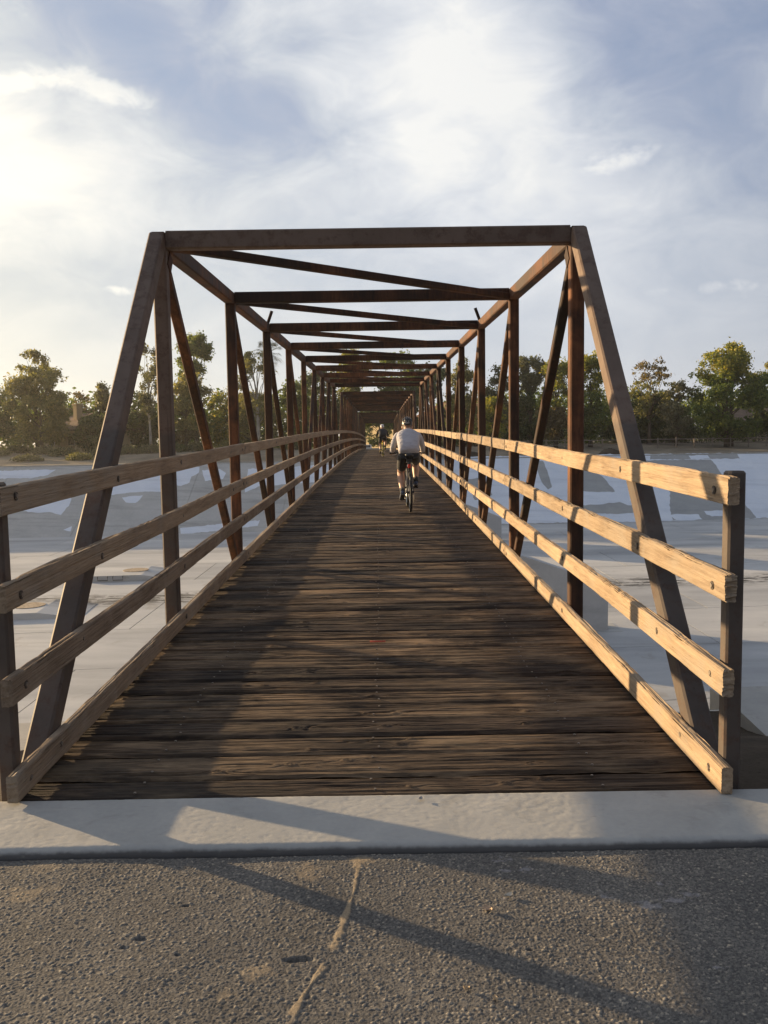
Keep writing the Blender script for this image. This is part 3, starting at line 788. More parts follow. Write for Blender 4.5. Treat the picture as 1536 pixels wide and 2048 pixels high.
bridge = empty("footbridge", (0, 0, 0))
tag(bridge, "long rusty steel truss footbridge with timber deck and weathered timber rails", "footbridge")
PAN = 3.024; SPAN_GAP = 0.50; N_PAN = 10
XO, XI = 1.625, 1.52                     # outer / inner face of the truss members
XM = (XO+XI)/2; TW = XO-XI
H_TOP = 3.0; CH = 0.125                  # top of the chord above the deck, chord depth
def node_y(s, i): return 0.08 + s*(N_PAN*PAN+SPAN_GAP) + i*PAN
Y_END = node_y(2, N_PAN) + 0.05
def P(x, y, h): return (x, y, zc(y)+h)
def trusses():
    for s in range(3):
        st = M_PSTEEL if s == 0 else M_STEEL
        zt = H_TOP-CH/2
        for sx in (-1, 1):
            X = sx*XM
            # bottom chord, in straight pieces so that it follows the camber
            b = MB()
            for i in range(N_PAN):
                b.beam(P(X, node_y(s, i), -0.16), P(X, node_y(s, i+1), -0.16), TW, 0.15)
            b.build("bottom_chord", M_STEEL, bridge)
            b = MB()
            for i in range(1, N_PAN-1):
                ya, yb = node_y(s, i), node_y(s, i+1)
                b.beam(P(X, ya-(0.05 if i == 1 else 0), zt), P(X, yb+(0.05 if i == N_PAN-2 else 0), zt), TW+0.006, CH)
            b.build("top_chord", M_STEEL, bridge)
            for i in range(1, N_PAN):
                y = node_y(s, i)
                b = MB().beam(P(X, y, -0.22), P(X, y, zt-CH/2+0.004), TW, TW)
                mt = M_PSTEEL if (s == 0 and i == 1 and sx < 0) else M_STEEL
                b.build("vertical_post", mt, bridge)
                if 1 <= i < N_PAN-1:
                    y2 = node_y(s, i+1)
                    if i < N_PAN//2:
                        b = MB().beam(P(X, y+0.05, zt-0.10), P(X, y2-0.04, -0.08), 0.074, 0.078)
                    else:
                        b = MB().beam(P(X, y+0.04, -0.08), P(X, y2-0.05, zt-0.10), 0.074, 0.078)
                    b.build("diagonal_brace", M_STEEL, bridge)
            # inclined end posts
            ya = node_y(s, 0)+0.30; yb = node_y(s, 1)-0.06
            b = MB().beam(P(X, ya, -0.06), P(X, yb, H_TOP-0.055), TW+0.004, 0.118)
            b.build("inclined_end_post", st, bridge)
            ya = node_y(s, N_PAN)-0.30; yb = node_y(s, N_PAN-1)+0.06
            b = MB().beam(P(X, ya, -0.06), P(X, yb, H_TOP-0.055), TW+0.004, 0.118)
            b.build("inclined_end_post", M_STEEL, bridge)
            # gusset plates on the first node
            y = node_y(s, 1)
            b = MB().beam(P(X-sx*TW*0.53, y+0.03, zt-0.20), P(X-sx*TW*0.53, y+0.11, zt-0.09), 0.008, 0.10)
            b.build("gusset_plate", M_STEEL, bridge)
            # lifting lug leaning inwards on the third node
            y = node_y(s, 3)
            b = MB().beam(P(X-sx*0.01, y+0.02, H_TOP-0.02), P(X-sx*0.085, y+0.02, H_TOP+0.185), 0.045, 0.018, ch=0.006)
            b.build("lifting_lug", M_STEEL, bridge)
        for i in range(1, N_PAN):
            y = node_y(s, i)
            first = (s == 0 and i == 1)
            xe = XI-0.004
            b = MB().beam(P(-xe, y, zt+0.003), P(xe, y, zt+0.003), 0.104, CH+(0.008 if i in (1, N_PAN-1) else -0.004), side=(0, 1, 0))
            b.build("cross_beam", st if first else M_STEEL, bridge)
            if i < N_PAN-1:
                y2 = node_y(s, i+1)
                b = MB().beam(P(-XI+0.03, y+0.06, zt-0.028), P(XI-0.03, y2-0.06, zt-0.028), 0.075, 0.066, side=(0, 1, 0))
                b.build("overhead_brace", M_STEEL, bridge)
        for i in range(0, N_PAN+1):
            y = node_y(s, i) + (0.12 if i == 0 else -0.12 if i == N_PAN else 0)
            MB().beam(P(-XI+0.003, y, -0.20), P(XI-0.003, y, -0.20), 0.09, 0.17, side=(0, 1, 0)).build("floor_beam", M_STEEL, bridge)
        for x in (-1.0, -0.35, 0.35, 1.0):
            b = MB()
            for i in range(N_PAN):
                b.beam(P(x, node_y(s, i), -0.130), P(x, node_y(s, i+1), -0.130), 0.06, 0.075)
            b.build("stringer", M_STEEL, bridge)
    # posts that carry the rail ends
    for (y, sg) in ((0.118, 1), (Y_END-0.12, -1)):
        for sx in (-1, 1):
            b = MB()
            x0, x1 = sorted((sx*(XI+0.001), sx*(XI+0.073)))
            b.box(x0, x1, y-0.036, y+0.036, zc(y)-0.35, zc(y)+1.346, 0.009)
            b.build("rail_end_post", M_PSTEEL if sg > 0 else M_STEEL, bridge)
trusses()

# ------------------------------------------------------------------ timber rails
RA, RT, RH = 1.47, 0.0485, 0.116
RAIL_Z = (0.010, 0.420, 0.818, 1.214)           # undersides
def rough_rail(L, seed, jag0=0.012, jag1=0.004, chips=1.0):
    """a 6 m board, split and splintered; local x thickness (0 = inner face), y length, z height"""
    sp = []
    nt, ns = 14, 22
    xs = np.linspace(0, RT, nt); zs = np.linspace(0, RH, ns)
    ring = [(x, 0.0) for x in xs[:-1]] + [(RT, z) for z in zs[:-1]] + [(x, RH) for x in xs[::-1][:-1]] + [(0.0, z) for z in zs[::-1][:-1]]
    ring = np.array(ring)
    # round the arrises
    cx, cz = RT/2, RH/2
    dx = np.abs(ring[:, 0]-cx)/cx; dz = np.abs(ring[:, 1]-cz)/cz
    corner = np.clip((dx-0.80)/0.2, 0, 1)*np.clip((dz-0.90)/0.1, 0, 1)
    nx = np.where(dx > 0.999, np.sign(ring[:, 0]-cx), 0.0); nz = np.where(dz > 0.999, np.sign(ring[:, 1]-cz), 0.0)
    nl = np.maximum(np.hypot(nx, nz), 1e-6); nx, nz = nx/nl, nz/nl
    ys = np.concatenate([np.arange(0, min(L, 2.5), 0.012), np.arange(min(L, 2.5), L, 0.022), [L]])
    Yg, K = np.meshgrid(ys, np.arange(len(ring)), indexing='ij')
    s = np.cumsum(np.r_[0, np.hypot(*np.diff(np.vstack([ring, ring[:1]]), axis=0).T)])[:-1][K]      # arc position
    X = ring[K, 0].copy(); Z = ring[K, 1].copy(); NX = nx[K]; NZ = nz[K]
    top = (ring[K, 1] > RH-1e-6)
    warp = 0.010*(fbm(Yg*1.2, s*10, seed+3, 3)-0.5)
    g = fbm((s+warp)*260, Yg*2.2, seed, 3); g2 = fbm((s+warp)*90, Yg*1.1, seed+5, 3)
    dep = 0.0030*(g-0.5) + 0.0026*(g2-0.5)
    split = sstep(0.62, 0.74, fbm((s+warp)*140, Yg*1.6+9, seed+11, 3))
    dep = dep - 0.004*split*np.where(top, 1.0, 0.35)
    dep = np.where(top, dep*2.2, dep)
    # wane and torn arris along the top edges
    tear = sstep(0.52, 0.72, fbm(Yg*5.5, Yg*0+seed, seed+21, 4))*chips
    c = corner[K]*np.where(ring[K, 1] > cz, 1.0, 0.5)
    X = X + NX*dep; Z = Z + NZ*dep
    X = X - np.sign(X-cx)*c*(0.0035+0.008*tear); Z = Z - np.sign(Z-cz)*c*(0.0035+0.009*tear)
    near_top = np.clip((ring[K, 1]-RH*0.80)/(RH*0.2), 0, 1)
    Z = Z - near_top*0.006*tear*fbm(Yg*30, s*60, seed+31, 2)
    # gentle bow and twist
    Z = Z + 0.004*np.sin(Yg*1.3+seed); X = X + 0.003*np.sin(Yg*0.9+seed*2)
    # torn ends
    e0 = sstep(0.05, 0.0, Yg); e1 = sstep(0.05, 0.0, L-Yg)
    jag = fbm(X*160, Z*150, seed+41, 3)
    Yg = Yg + e0*jag0*(jag-0.3)*1.8 - e1*jag1*jag*1.6
    n, k = len(ys), len(ring)
    V = np.stack([X, Yg, Z], -1).reshape(-1, 3)
    i = np.arange(n-1)[:, None]*k; j = np.arange(k)[None, :]; j2 = (j+1) % k
    F = np.stack([i+j, i+j2, i+k+j2, i+k+j], -1).reshape(-1, 4)
    # end caps as fans of quads to a centre line
    caps_v = []; caps_f = []
    base = len(V)
    for (r0, yy, flip, jg) in ((0, 0.0, False, jag0), ((n-1)*k, L, True, jag1)):
        rng = np.random.default_rng(seed+r0)
        m_ = 9
        line = np.stack([np.full(m_, cx), yy+(jg*rng.uniform(-0.5, 1.2, m_) if r0 == 0 else -jg*rng.uniform(-0.5, 1.2, m_)), np.linspace(RH*0.12, RH*0.88, m_)], 1)
        b0 = base+len(caps_v); caps_v.extend(line.tolist())
        idx = np.clip(np.round((ring[:, 1]-RH*0.12)/(RH*0.76)*(m_-1)), 0, m_-1).astype(int)
        for q in range(k):
            q2 = (q+1) % k
            f = [r0+q, b0+idx[q], b0+idx[q2], r0+q2]
            caps_f.append(f if flip else f[::-1])
    V = np.vstack([V, np.array(caps_v)])
    quads = [f for f in caps_f if f[1] != f[2]]
    tris = [f for f in caps_f if f[1] == f[2]]
    me = bpy.data.meshes.new("rail_board")
    me.from_pydata(V.tolist(), [], F.tolist()+quads+[(f[0], f[1], f[3]) for f in tris])
    me.polygons.foreach_set('use_smooth', np.zeros(len(me.polygons), dtype=bool))
    me.materials.append(M_RAIL); me.update()
    return me
def bolt_mesh():
    b = MB()
    b.disc((0.0006, 0, 0), (-1, 0, 0), 0.0190, 0.0026, 16)  # dark disc: shade inside the bolt's recess put into the colour
    me = b.mesh("bolt_recess", M_RECESS)
    me2 = MB().disc((-0.0018, 0, 0), (-1, 0, 0), 0.0105, 0.0042, 8).mesh("nut", M_ZINC)
    return me, me2
BOLT_RECESS, NUT = bolt_mesh()
def rails():
    seg = []
    y = -0.022
    ends = [node_y(0, 2)+0.02]
    while ends[-1] < Y_END-7: ends.append(ends[-1]+2*PAN+0.034*(1 if len(ends) % 5 else 1.6))
    ends.append(Y_END+0.02)
    starts = [-0.022]+[e+0.012 for e in ends[:-1]]
    plain = {}
    for li, z0 in enumerate(RAIL_Z):
        for sx in (-1, 1):
            for k, (ya, yb) in enumerate(zip(starts, ends)):
                L = yb-ya
                near = k == 0
                if near:
                    # jagged near ends except on the smooth-sawn top boards
                    me = rough_rail(L, 100+li*7+(sx+1)*31, jag0=(0.004, 0.013, 0.015, 0.004)[li] if sx > 0 else 0.006,
                                    chips=(0.8, 1.2, 1.5, 0.6)[li])
                else:
                    key = round(L, 2)
                    if key not in plain:
                        b = MB().box(0, RT, 0, 0.001, 0, RH)     # replaced below by a chamfered loft
                        b = MB(); c = 0.006
                        prof = [(c, 0), (RT-c, 0), (RT, c), (RT, RH-c), (RT-c, RH), (c, RH), (0, RH-c), (0, c)]
                        vs = []; fs = []
                        nst = 13
                        for q in range(nst):
                            for (x, z) in prof:
                                w = random.uniform(-.0018, .0018)
                                vs.append((x+w, L*q/(nst-1), z+random.uniform(-.003, .003)*(1 if z > RH/2 else .5)))
                        for q in range(nst-1):
                            for i in range(8): fs.append((q*8+i, q*8+(i+1) % 8, q*8+8+(i+1) % 8, q*8+8+i))
                        fs += [tuple(range(7, -1, -1)), tuple(range((nst-1)*8, nst*8))]
                        b.add(vs, fs); plain[key] = b.mesh("rail_board", M_RAIL)
                    me = plain[key]
                o = mesh_obj("rail_board", me, bridge)
                sl = math.atan2(zc(yb)-zc(ya), L)
                jit = random.uniform(-0.004, 0.004)
                if sx > 0:
                    o.location = (RA, ya, zc(ya)+z0+jit); o.rotation_euler = (sl, 0, 0)
                else:
                    # mirrored by a half turn about the length
                    o.location = (-RA, yb, zc(yb)+z0+jit); o.rotation_euler = (-sl, 0, math.pi)
                    if near: o.location = (-RA, yb, zc(yb)+z0+jit)
                # bolts: at the end post, the inclined post, each vertical, both sides of a joint
                if k < 4:
                    by = [node_y(0, i)+random.uniform(-.02, .02) for i in range(1, 10) if ya+0.15 < node_y(0, i) < yb-0.3] if k else []
                    if k == 0:
                        hz = z0+RH/2
                        by = [0.118, node_y(0, 0)+0.33+hz*0.875, node_y(0, 1), yb-0.10]
                        if li >= 2: by.append(yb-0.55-0.1*li)
                    else:
                        by += [ya+0.10, yb-0.10]
                    for q in by:
                        tl = (q-ya) if sx > 0 else (yb-q)
                        hb = RH/2 + random.uniform(-0.016, 0.016)
                        for bm in (BOLT_RECESS, NUT):
                            c = mesh_obj(bm.name, bm, o); c.location = (0.0, tl, hb)
rails()

# ------------------------------------------------------------------ deck planks
def plank_fine(w, L, seed, th=0.07, nx=400, nw=56):
    """one plank with the soft grain weathered away, knots standing proud"""
    rng = np.random.default_rng(seed)
    xs = np.linspace(-L/2, L/2, nx); ws = np.linspace(0, w, nw)
    X, W = np.meshgrid(xs, ws, indexing='ij')
    Wd = W.copy(); kn = np.zeros(X.shape)
    for _ in range(rng.integers(3, 7)):
        kx, kw, r = rng.uniform(-L/2, L/2), rng.uniform(0.03, w-0.03), rng.uniform(0.012, 0.026)
        dd = np.hypot((X-kx)/(r*3.2), (W-kw)/(r*1.4))
        Wd = Wd + np.sign(W-kw)*r*1.5*np.exp(-dd**2)
        dk = np.hypot((X-kx)/(r*1.3), (W-kw)/r)
        kn = np.maximum(kn, np.exp(-dk**2*1.2)*(0.55+0.45*np.cos(dk*9)))
    Wd = Wd + 0.02*(fbm(X*1.1, W*4, seed+1, 3)-0.5)
    g = fbm(Wd*150+seed, X*1.4, seed+2, 4); g2 = fbm(Wd*45+seed, X*0.8, seed+3, 3)
    h = 0.0052*(g-0.5) + 0.006*(g2-0.5)
    crack = sstep(0.66, 0.74, fbm(Wd*85+seed*3, X*1.1+5, seed+4, 3))
    h = h - 0.010*crack + 0.007*kn
    h = h + 0.004*(fbm(X*9, W*40, seed+7, 3)-0.5)
    e = np.minimum(W, w-W); h = h - 0.013*sstep(0.020, 0.0, e)*(0.5+fbm(X*7, W*3, seed+8, 3))
    top = np.stack([X, W + 0.004*(fbm(X*3, W*0+seed, seed+9, 3)-0.5)*(e < 0.003), h], -1).reshape(-1, 3)
    F = grid_faces(nx, nw)
    n = len(top)
    # sides
    def skirt(idx):
        v = top[idx].copy(); v[:, 2] = -th; return v
    i0 = np.arange(nx)*nw; i1 = i0+nw-1
    V = np.vstack([top, skirt(i0), skirt(i1)])
    a = np.arange(nx-1)
    F2 = np.stack([i0[a], n+a, n+a+1, i0[a+1]], 1)[:, ::-1]; F3 = np.stack([i1[a], i1[a+1], n+nx+a+1, n+nx+a], 1)[:, ::-1]
    me = np_mesh("deck_plank", V, np.vstack([F, F2, F3]), False)
    me.materials.append(M_DECK)
    return me
def deck():
    y = 0.048; L = 3.03
    widths = [0.205, 0.262, 0.232, 0.222, 0.248, 0.236]
    W0 = 0.236
    variants = [plank_fine(W0-0.018, L, 900+i*13, nx=180, nw=18) for i in range(7)]
    k = 0; rest = MB()
    nails = []
    while y < Y_END-0.2:
        w = widths[k] if k < len(widths) else W0 + random.uniform(-0.004, 0.004)
        sl = zslope(y+w/2)
        if k < 18:
            me = plank_fine(w-0.015, L, 300+k*29)
        elif k < 290:
            me = variants[k % 7 if random.random() < 0.6 else random.randrange(7)]
        else:
            rest.add([(-L/2, y, zc(y)), (L/2, y, zc(y)), (L/2, y+w-.008, zc(y+w)), (-L/2, y+w-.008, zc(y+w)),
                      (-L/2, y, zc(y)-.07), (L/2, y, zc(y)-.07), (L/2, y+w-.008, zc(y+w)-.07), (-L/2, y+w-.008, zc(y+w)-.07)],
                     [(0, 1, 2, 3), (0, 4, 5, 1), (2, 6, 7, 3)])
            y += w; k += 1; continue
        o = mesh_obj("deck_plank", me, bridge)
        flip = random.random() < 0.5 and k > 6
        o.location = (random.uniform(-0.006, 0.006), y + (w-0.008 if flip else 0), zc(y + (w-.008 if flip else 0)) - 0.004 + random.uniform(-0.007, 0.004))
        o.rotation_euler = (-sl if flip else sl, random.uniform(-0.0015, .0015), math.pi if flip else 0)
        if k < 40:
            for x in (-1.0, 0.02, 1.0):
                for q in (0.25, 0.75):
                    yy = y+w*q; nails.append((x+random.uniform(-.02, .02), yy, zc(yy)-0.002))
        y += w; k += 1
    # plank ends at the far side
    tag(rest.build("far_deck_planks", M_DECK, bridge), kind='stuff')
    b = MB()
    for (x, yy, zz) in nails: b.disc((x, yy, zz-0.004), (0, 0, 1), 0.006, 0.0055, 7)
    tag(b.build("nail_heads", M_ZINC, bridge), kind='stuff')
deck()
# ================================================================== vegetation
def leaf_mat(name, lo, mid, hi, trans=0.45):
    m, t, p = material(name)
    n = t.n; at = t.new('ShaderNodeAttribute', attribute_name='tone').outputs['Fac']
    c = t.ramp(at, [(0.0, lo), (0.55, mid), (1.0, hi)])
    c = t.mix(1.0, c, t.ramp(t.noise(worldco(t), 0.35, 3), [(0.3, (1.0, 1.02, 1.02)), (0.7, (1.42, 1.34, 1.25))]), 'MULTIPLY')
    t.put(p.inputs['Base Color'], c); p.inputs['Roughness'].default_value = 0.55
    p.inputs['Specular IOR Level'].default_value = 0.25
    tr = t.new('ShaderNodeBsdfTranslucent'); t.put(tr.inputs[0], t.mix(1.0, c, (1.25, 1.2, 0.55), 'MULTIPLY'))
    mx = t.new('ShaderNodeMixShader'); mx.inputs[0].default_value = trans
    t.put(mx.inputs[1], p.outputs[0]); t.put(mx.inputs[2], tr.outputs[0])
    t.put(t.n['Material Output'].inputs[0], mx.outputs[0])
    return m
LEAF = {
    'olive':  leaf_mat("leaf_olive", (0.100, 0.108, 0.052), (0.175, 0.178, 0.080), (0.27, 0.25, 0.11)),
    'dark':   leaf_mat("leaf_dark", (0.030, 0.048, 0.024), (0.058, 0.085, 0.038), (0.105, 0.135, 0.052), 0.32),
    'green':  leaf_mat("leaf_green", (0.045, 0.075, 0.024), (0.095, 0.140, 0.040), (0.19, 0.22, 0.060)),
    'yellow': leaf_mat("leaf_yellow_green", (0.075, 0.105, 0.022), (0.170, 0.195, 0.040), (0.36, 0.31, 0.06), 0.4),
    'grey':   leaf_mat("leaf_grey_green", (0.055, 0.066, 0.046), (0.100, 0.112, 0.075), (0.165, 0.165, 0.105)),
    'brown':  leaf_mat("leaf_brown", (0.070, 0.060, 0.034), (0.125, 0.102, 0.055), (0.19, 0.15, 0.08)),
    'sage':   leaf_mat("leaf_sage", (0.085, 0.090, 0.055), (0.150, 0.150, 0.090), (0.23, 0.22, 0.13), 0.2),
}
def bark_mat(name, lo, hi):
    m, t, p = material(name)
    n = t.noise(t.mapv(objco(t), sc=(1, 1, 0.25)), 5, 6, 0.65)
    t.put(p.inputs['Base Color'], t.ramp(n, [(0.35, lo), (0.65, hi)])); p.inputs['Roughness'].default_value = 0.9
    t.put(p.inputs['Normal'], t.bump(n, 0.6, 0.03)); return m
BARK = bark_mat("bark_brown", (0.045, 0.033, 0.024), (0.12, 0.09, 0.065))
BARK_PALE = bark_mat("bark_pale", (0.20, 0.18, 0.15), (0.46, 0.43, 0.37))
def leaves_mesh(name, C, size, rng, mat, tone=None, droop=0.0, asp=0.55):
    n = len(C)
    a = rng.normal(size=(n, 3)); a[:, 2] -= droop; a /= np.linalg.norm(a, axis=1, keepdims=True)
    b = rng.normal(size=(n, 3)); b -= a*(a*b).sum(1, keepdims=True); b /= np.linalg.norm(b, axis=1, keepdims=True)
    s = size*rng.uniform(0.6, 1.35, (n, 1))
    V = np.stack([C-a*s, C+b*s*asp-a*s*0.1, C+a*s, C-b*s*asp-a*s*0.1], 1).reshape(-1, 3)
    F = np.arange(4*n).reshape(-1, 4)
    me = np_mesh(name, V, F)
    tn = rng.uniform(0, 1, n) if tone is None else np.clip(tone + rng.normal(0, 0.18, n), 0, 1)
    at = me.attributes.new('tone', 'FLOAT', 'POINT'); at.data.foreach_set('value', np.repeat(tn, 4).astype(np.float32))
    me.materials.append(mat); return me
def shape_r(shape, h):
    if shape == 'round': return np.sqrt(np.clip(1-(2*h-1)**2, 0, 1))**0.8
    if shape == 'cone': return np.clip(1-h, 0, 1)**0.8*0.9+0.05
    if shape == 'column': return np.clip(np.sin(np.clip(h*0.93+0.05, 0, 1)*math.pi), 0, 1)**0.45
    if shape == 'top': return np.clip(np.sin(np.clip(h, 0, 1)**1.3*math.pi), 0, 1)**0.6
    return np.clip(np.sin(np.clip(h*0.9+0.08, 0, 1)*math.pi), 0, 1)**0.6
def tree(name, x, y, height, radius, kind, label, seed, base=0.18, shape='round', n=5200, size=0.172, lobes=34, sparse=0.0,
         bark=None, cluster=0.55, group=None, trunk_r=None, cat="tree", droop=0.25, kind2=None, frac2=0.0):
    rng = np.random.default_rng(seed)
    z0 = float(far_z(x, y)) - 0.05
    root = empty(name, (x, y, z0))
    tag(root, label, cat, group)
    bark = bark or BARK
    hb = base*height
    tr = trunk_r or (0.10+0.013*height)
    # lobes: centres of foliage masses inside the crown's outline
    L = []
    while len(L) < lobes:
        h = rng.uniform(0.02, 0.98); r = shape_r(shape, h)*radius
        a = rng.uniform(0, 2*math.pi); q = r*math.sqrt(rng.uniform(0.05, 0.95))
        L.append((q*math.cos(a), q*math.sin(a), hb+h*(height-hb)))
    L = np.array(L)
    # wood
    b = MB()
    lean = rng.normal(0, 0.03, 2)
    tp = [(lean[0]*k*height*0.3, lean[1]*k*height*0.3, k*height*0.86) for k in (0, .12, .3, .5, .72, 1)]
    b.tube(tp, [tr*1.35, tr, tr*.8, tr*.58, tr*.34, tr*.10], 8)
    root_tr = b.build("trunk", bark, root, True)
    b = MB()
    for c in L[: min(len(L), 26)]:
        h0 = max(hb*0.75, c[2]*rng.uniform(0.45, 0.75)); k = min(1, h0/(height*0.86))
        p0 = Vector((lean[0]*k*height*0.3, lean[1]*k*height*0.3, h0)); p2 = Vector(c)
        mid = p0.lerp(p2, 0.5) + Vector((rng.normal(0, .25), rng.normal(0, .25), rng.uniform(-.2, .3)))
        r0 = tr*0.42*(1-k*0.6)
        b.tube([p0, mid, p2], [r0, r0*0.6, r0*0.16], 5)
    b.build("branches", bark, root, True)
    # foliage
    n = int(n*2.5); ncl = max(20, int(n/16))
    li = rng.integers(0, len(L), ncl)
    lr = radius*rng.uniform(0.22, 0.42, len(L))
    d = rng.normal(size=(ncl, 3)); d /= np.linalg.norm(d, axis=1, keepdims=True)
    cc = L[li] + d*lr[li][:, None]*rng.uniform(0.35, 1.0, (ncl, 1))*np.array([1, 1, 0.8])
    # outermost twigs reach a little past the outline
    keep = cc[:, 2] > hb*0.7
    cc = cc[keep]
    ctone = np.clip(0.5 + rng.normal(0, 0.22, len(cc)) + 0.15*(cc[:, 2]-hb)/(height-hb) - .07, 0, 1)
    per = 16
    cl = cluster*rng.uniform(0.5, 1.2, len(cc))
    C = np.repeat(cc, per, 0) + rng.normal(size=(len(cc)*per, 3))*np.repeat(cl, per)[:, None]*np.array([.5, .5, .42])
    T = np.repeat(ctone, per)
    if sparse > 0:
        k = rng.uniform(size=len(C)) > sparse; C, T = C[k], T[k]
    if kind2:
        low = (C[:, 2] < hb+(height-hb)*frac2) if frac2 > 0 else (C[:, 2] > height+(height-hb)*frac2)
        me2 = leaves_mesh("foliage", C[low], size, rng, LEAF[kind2], T[low], droop); mesh_obj("foliage", me2, root)
        C, T = C[~low], T[~low]
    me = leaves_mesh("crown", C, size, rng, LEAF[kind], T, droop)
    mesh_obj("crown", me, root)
    return root
def px_tree(name, u, vtop, half, Y, kind, label, seed, **kw):
    """a tree at distance Y whose top and half-width are read off the photograph"""
    p = at_y(u, vtop, Y); D = (Y-CAM[1])
    g = float(far_z(p[0], Y))
    return tree(name, p[0], Y, p[2]-g, half*D/FPX, kind, label, seed, **kw)
TB = "trees on the far bank"
def trees():
    T = px_tree
    # left of the bridge
    T("broadleaf_tree", -40, 768, 62, 106, 'dark', "dark green tree cut by the left picture edge", 1, group=TB, base=.1)
    T("broadleaf_tree", 76, 742, 60, 101, 'olive', "broad olive tree with a thin upper crown, left of the chimney", 2, group=TB, base=.14, n=7400, lobes=46)
    T("broadleaf_tree", 66, 704, 30, 103, 'olive', "airy crown top of the broad olive tree at the left", 3, group=TB, base=.72, n=900, sparse=.25, lobes=14, cluster=.4)  # thin top of the broad olive crown, built as its own object
    T("broadleaf_tree", 160, 782, 24, 118, 'brown', "thin reddish tree behind the chimney", 4, group=TB, base=.3, n=900, sparse=.35)
    T("conifer_tree", 203, 768, 26, 104, 'grey', "small pointed grey-green tree right of the chimney", 5, group=TB, shape='cone', base=.08, n=2400)
    T("broadleaf_tree", 184, 834, 32, 101, 'dark', "low dark tree shading the house wall", 6, group=TB, base=.05, n=3600)
    T("eucalyptus_tree", 294, 680, 24, 102, 'grey', "tall thin tree with a pale trunk seen left of the first left post", 7, group=TB, base=.34, shape='column', n=1500, sparse=.2, bark=BARK_PALE, trunk_r=.17)
    T("broadleaf_tree", 275, 792, 44, 108, 'dark', "dark tree below the tall thin pale-trunked tree", 8, group=TB, base=.06, n=4200)
    T("poplar_tree", 386, 650, 31, 110, 'green', "tall dense dark green columnar tree, the highest at the left", 9, group=TB, base=.20, shape='column', n=5200, cluster=.6)
    T("broadleaf_tree", 368, 748, 50, 104, 'olive', "olive and brown tree under the tall columnar one", 10, group=TB, base=.08, n=4600, kind2='brown', frac2=.2)
    T("broadleaf_tree", 452, 778, 38, 118, 'yellow', "light green tree behind the second left post", 11, group=TB, base=.06, n=3000)
    T("sycamore_tree", 512, 700, 34, 104, 'olive', "thin sycamore with pale trunk left of the palm", 12, group=TB, base=.35, shape='column', n=1500, sparse=.25, bark=BARK_PALE, lobes=22)
    T("broadleaf_tree", 505, 788, 52, 109, 'olive', "rounded olive tree around the sycamore's pale trunk", 13, group=TB, base=.05, n=4600)
    T("broadleaf_tree", 590, 762, 36, 112, 'green', "green tree right of the palm trunk", 14, group=TB, base=.06, n=3600)
    # behind the bridge
    T("broadleaf_tree", 640, 738, 44, 118, 'dark', "dark tree seen through the left truss near the far end", 15, group=TB, base=.10, n=4200)
    T("broadleaf_tree", 702, 706, 48, 122, 'yellow', "light green tree top showing above the far cross beams", 16, group=TB, base=.25, n=5200)
    T("broadleaf_tree", 800, 702, 52, 116, 'green', "big green tree behind the nearer cyclist's end of the bridge", 17, group=TB, base=.22, n=6000)
    T("broadleaf_tree", 862, 734, 40, 112, 'dark', "dark tree seen through the right truss near the far end", 18, group=TB, base=.10, n=4200)
    T("broadleaf_tree", 758, 800, 36, 146, 'dark', "dark tree standing beyond the far end of the deck", 19, group=TB, base=.16, n=3600)
    # right of the bridge
    T("broadleaf_tree", 926, 718, 30, 106, 'olive', "olive tree between the third and fourth right posts", 20, group=TB, base=.12, shape='column', n=3000, kind2='brown', frac2=.25)
    T("broadleaf_tree", 984, 798, 24, 100, 'yellow', "small bright yellow-green tree low between two right posts", 21, group=TB, base=.05, n=1900)
    T("eucalyptus_tree", 996, 732, 27, 110, 'grey', "airy grey-green tree behind the second right post", 22, group=TB, base=.15, shape='column', n=2200, sparse=.15)
    T("eucalyptus_tree", 1062, 718, 36, 107, 'grey', "dense dark grey-green tree between the first two right posts", 23, group=TB, base=.06, shape='column', n=5200, kind2='dark', frac2=.6)
    T("sycamore_tree", 1112, 716, 40, 100, 'yellow', "bright yellow-green sycamore left of the first right post", 24, group=TB, base=.08, n=3800, kind2='brown', frac2=.42)
    T("sycamore_tree", 1182, 712, 44, 102, 'yellow', "yellow-green sycamore behind the right inclined end post", 25, group=TB, base=.10, n=5000, kind2='green', frac2=.55)
    T("broadleaf_tree", 1236, 802, 40, 108, 'dark', "low dark tree right of the inclined end post", 26, group=TB, base=.04, n=3600)
    T("broadleaf_tree", 1300, 726, 46, 104, 'olive', "half bare tree with thin dry upper twigs, right of the inclined end post", 27, group=TB, base=.38, n=1300, kind2='brown', frac2=-.35, sparse=.3, lobes=30, cluster=.45)
    T("broadleaf_tree", 1298, 786, 46, 107, 'dark', "dark green tree under the half bare one", 28, group=TB, base=.05, n=4400)
    T("willow_tree", 1354, 770, 28, 103, 'sage', "pale hanging willow-like tree left of the large green tree", 29, group=TB, base=.2, n=1900, droop=1.2)
    T("broadleaf_tree", 1350, 818, 44, 111, 'dark', "dark low tree behind the fence", 30, group=TB, base=.04, n=3200)
    T("broadleaf_tree", 1456, 702, 70, 101, 'green', "large sunlit green tree at the right above the fence", 31, group=TB, base=.14, n=8200, lobes=52, kind2='yellow', frac2=-.30)  # yellow top leaves: sunlight on the crown put into the leaf colour
    T("broadleaf_tree", 1466, 690, 24, 102, 'yellow', "topmost sunlit sprays of the large green tree at the right", 32, group=TB, base=.66, n=1300, lobes=14)  # top of the large tree's crown, sunlight put into its yellow leaf colour
    T("broadleaf_tree", 1556, 714, 50, 106, 'dark', "dark tree cut by the right picture edge", 33, group=TB, base=.06, n=5000, kind2='olive', frac2=-.3)
trees()
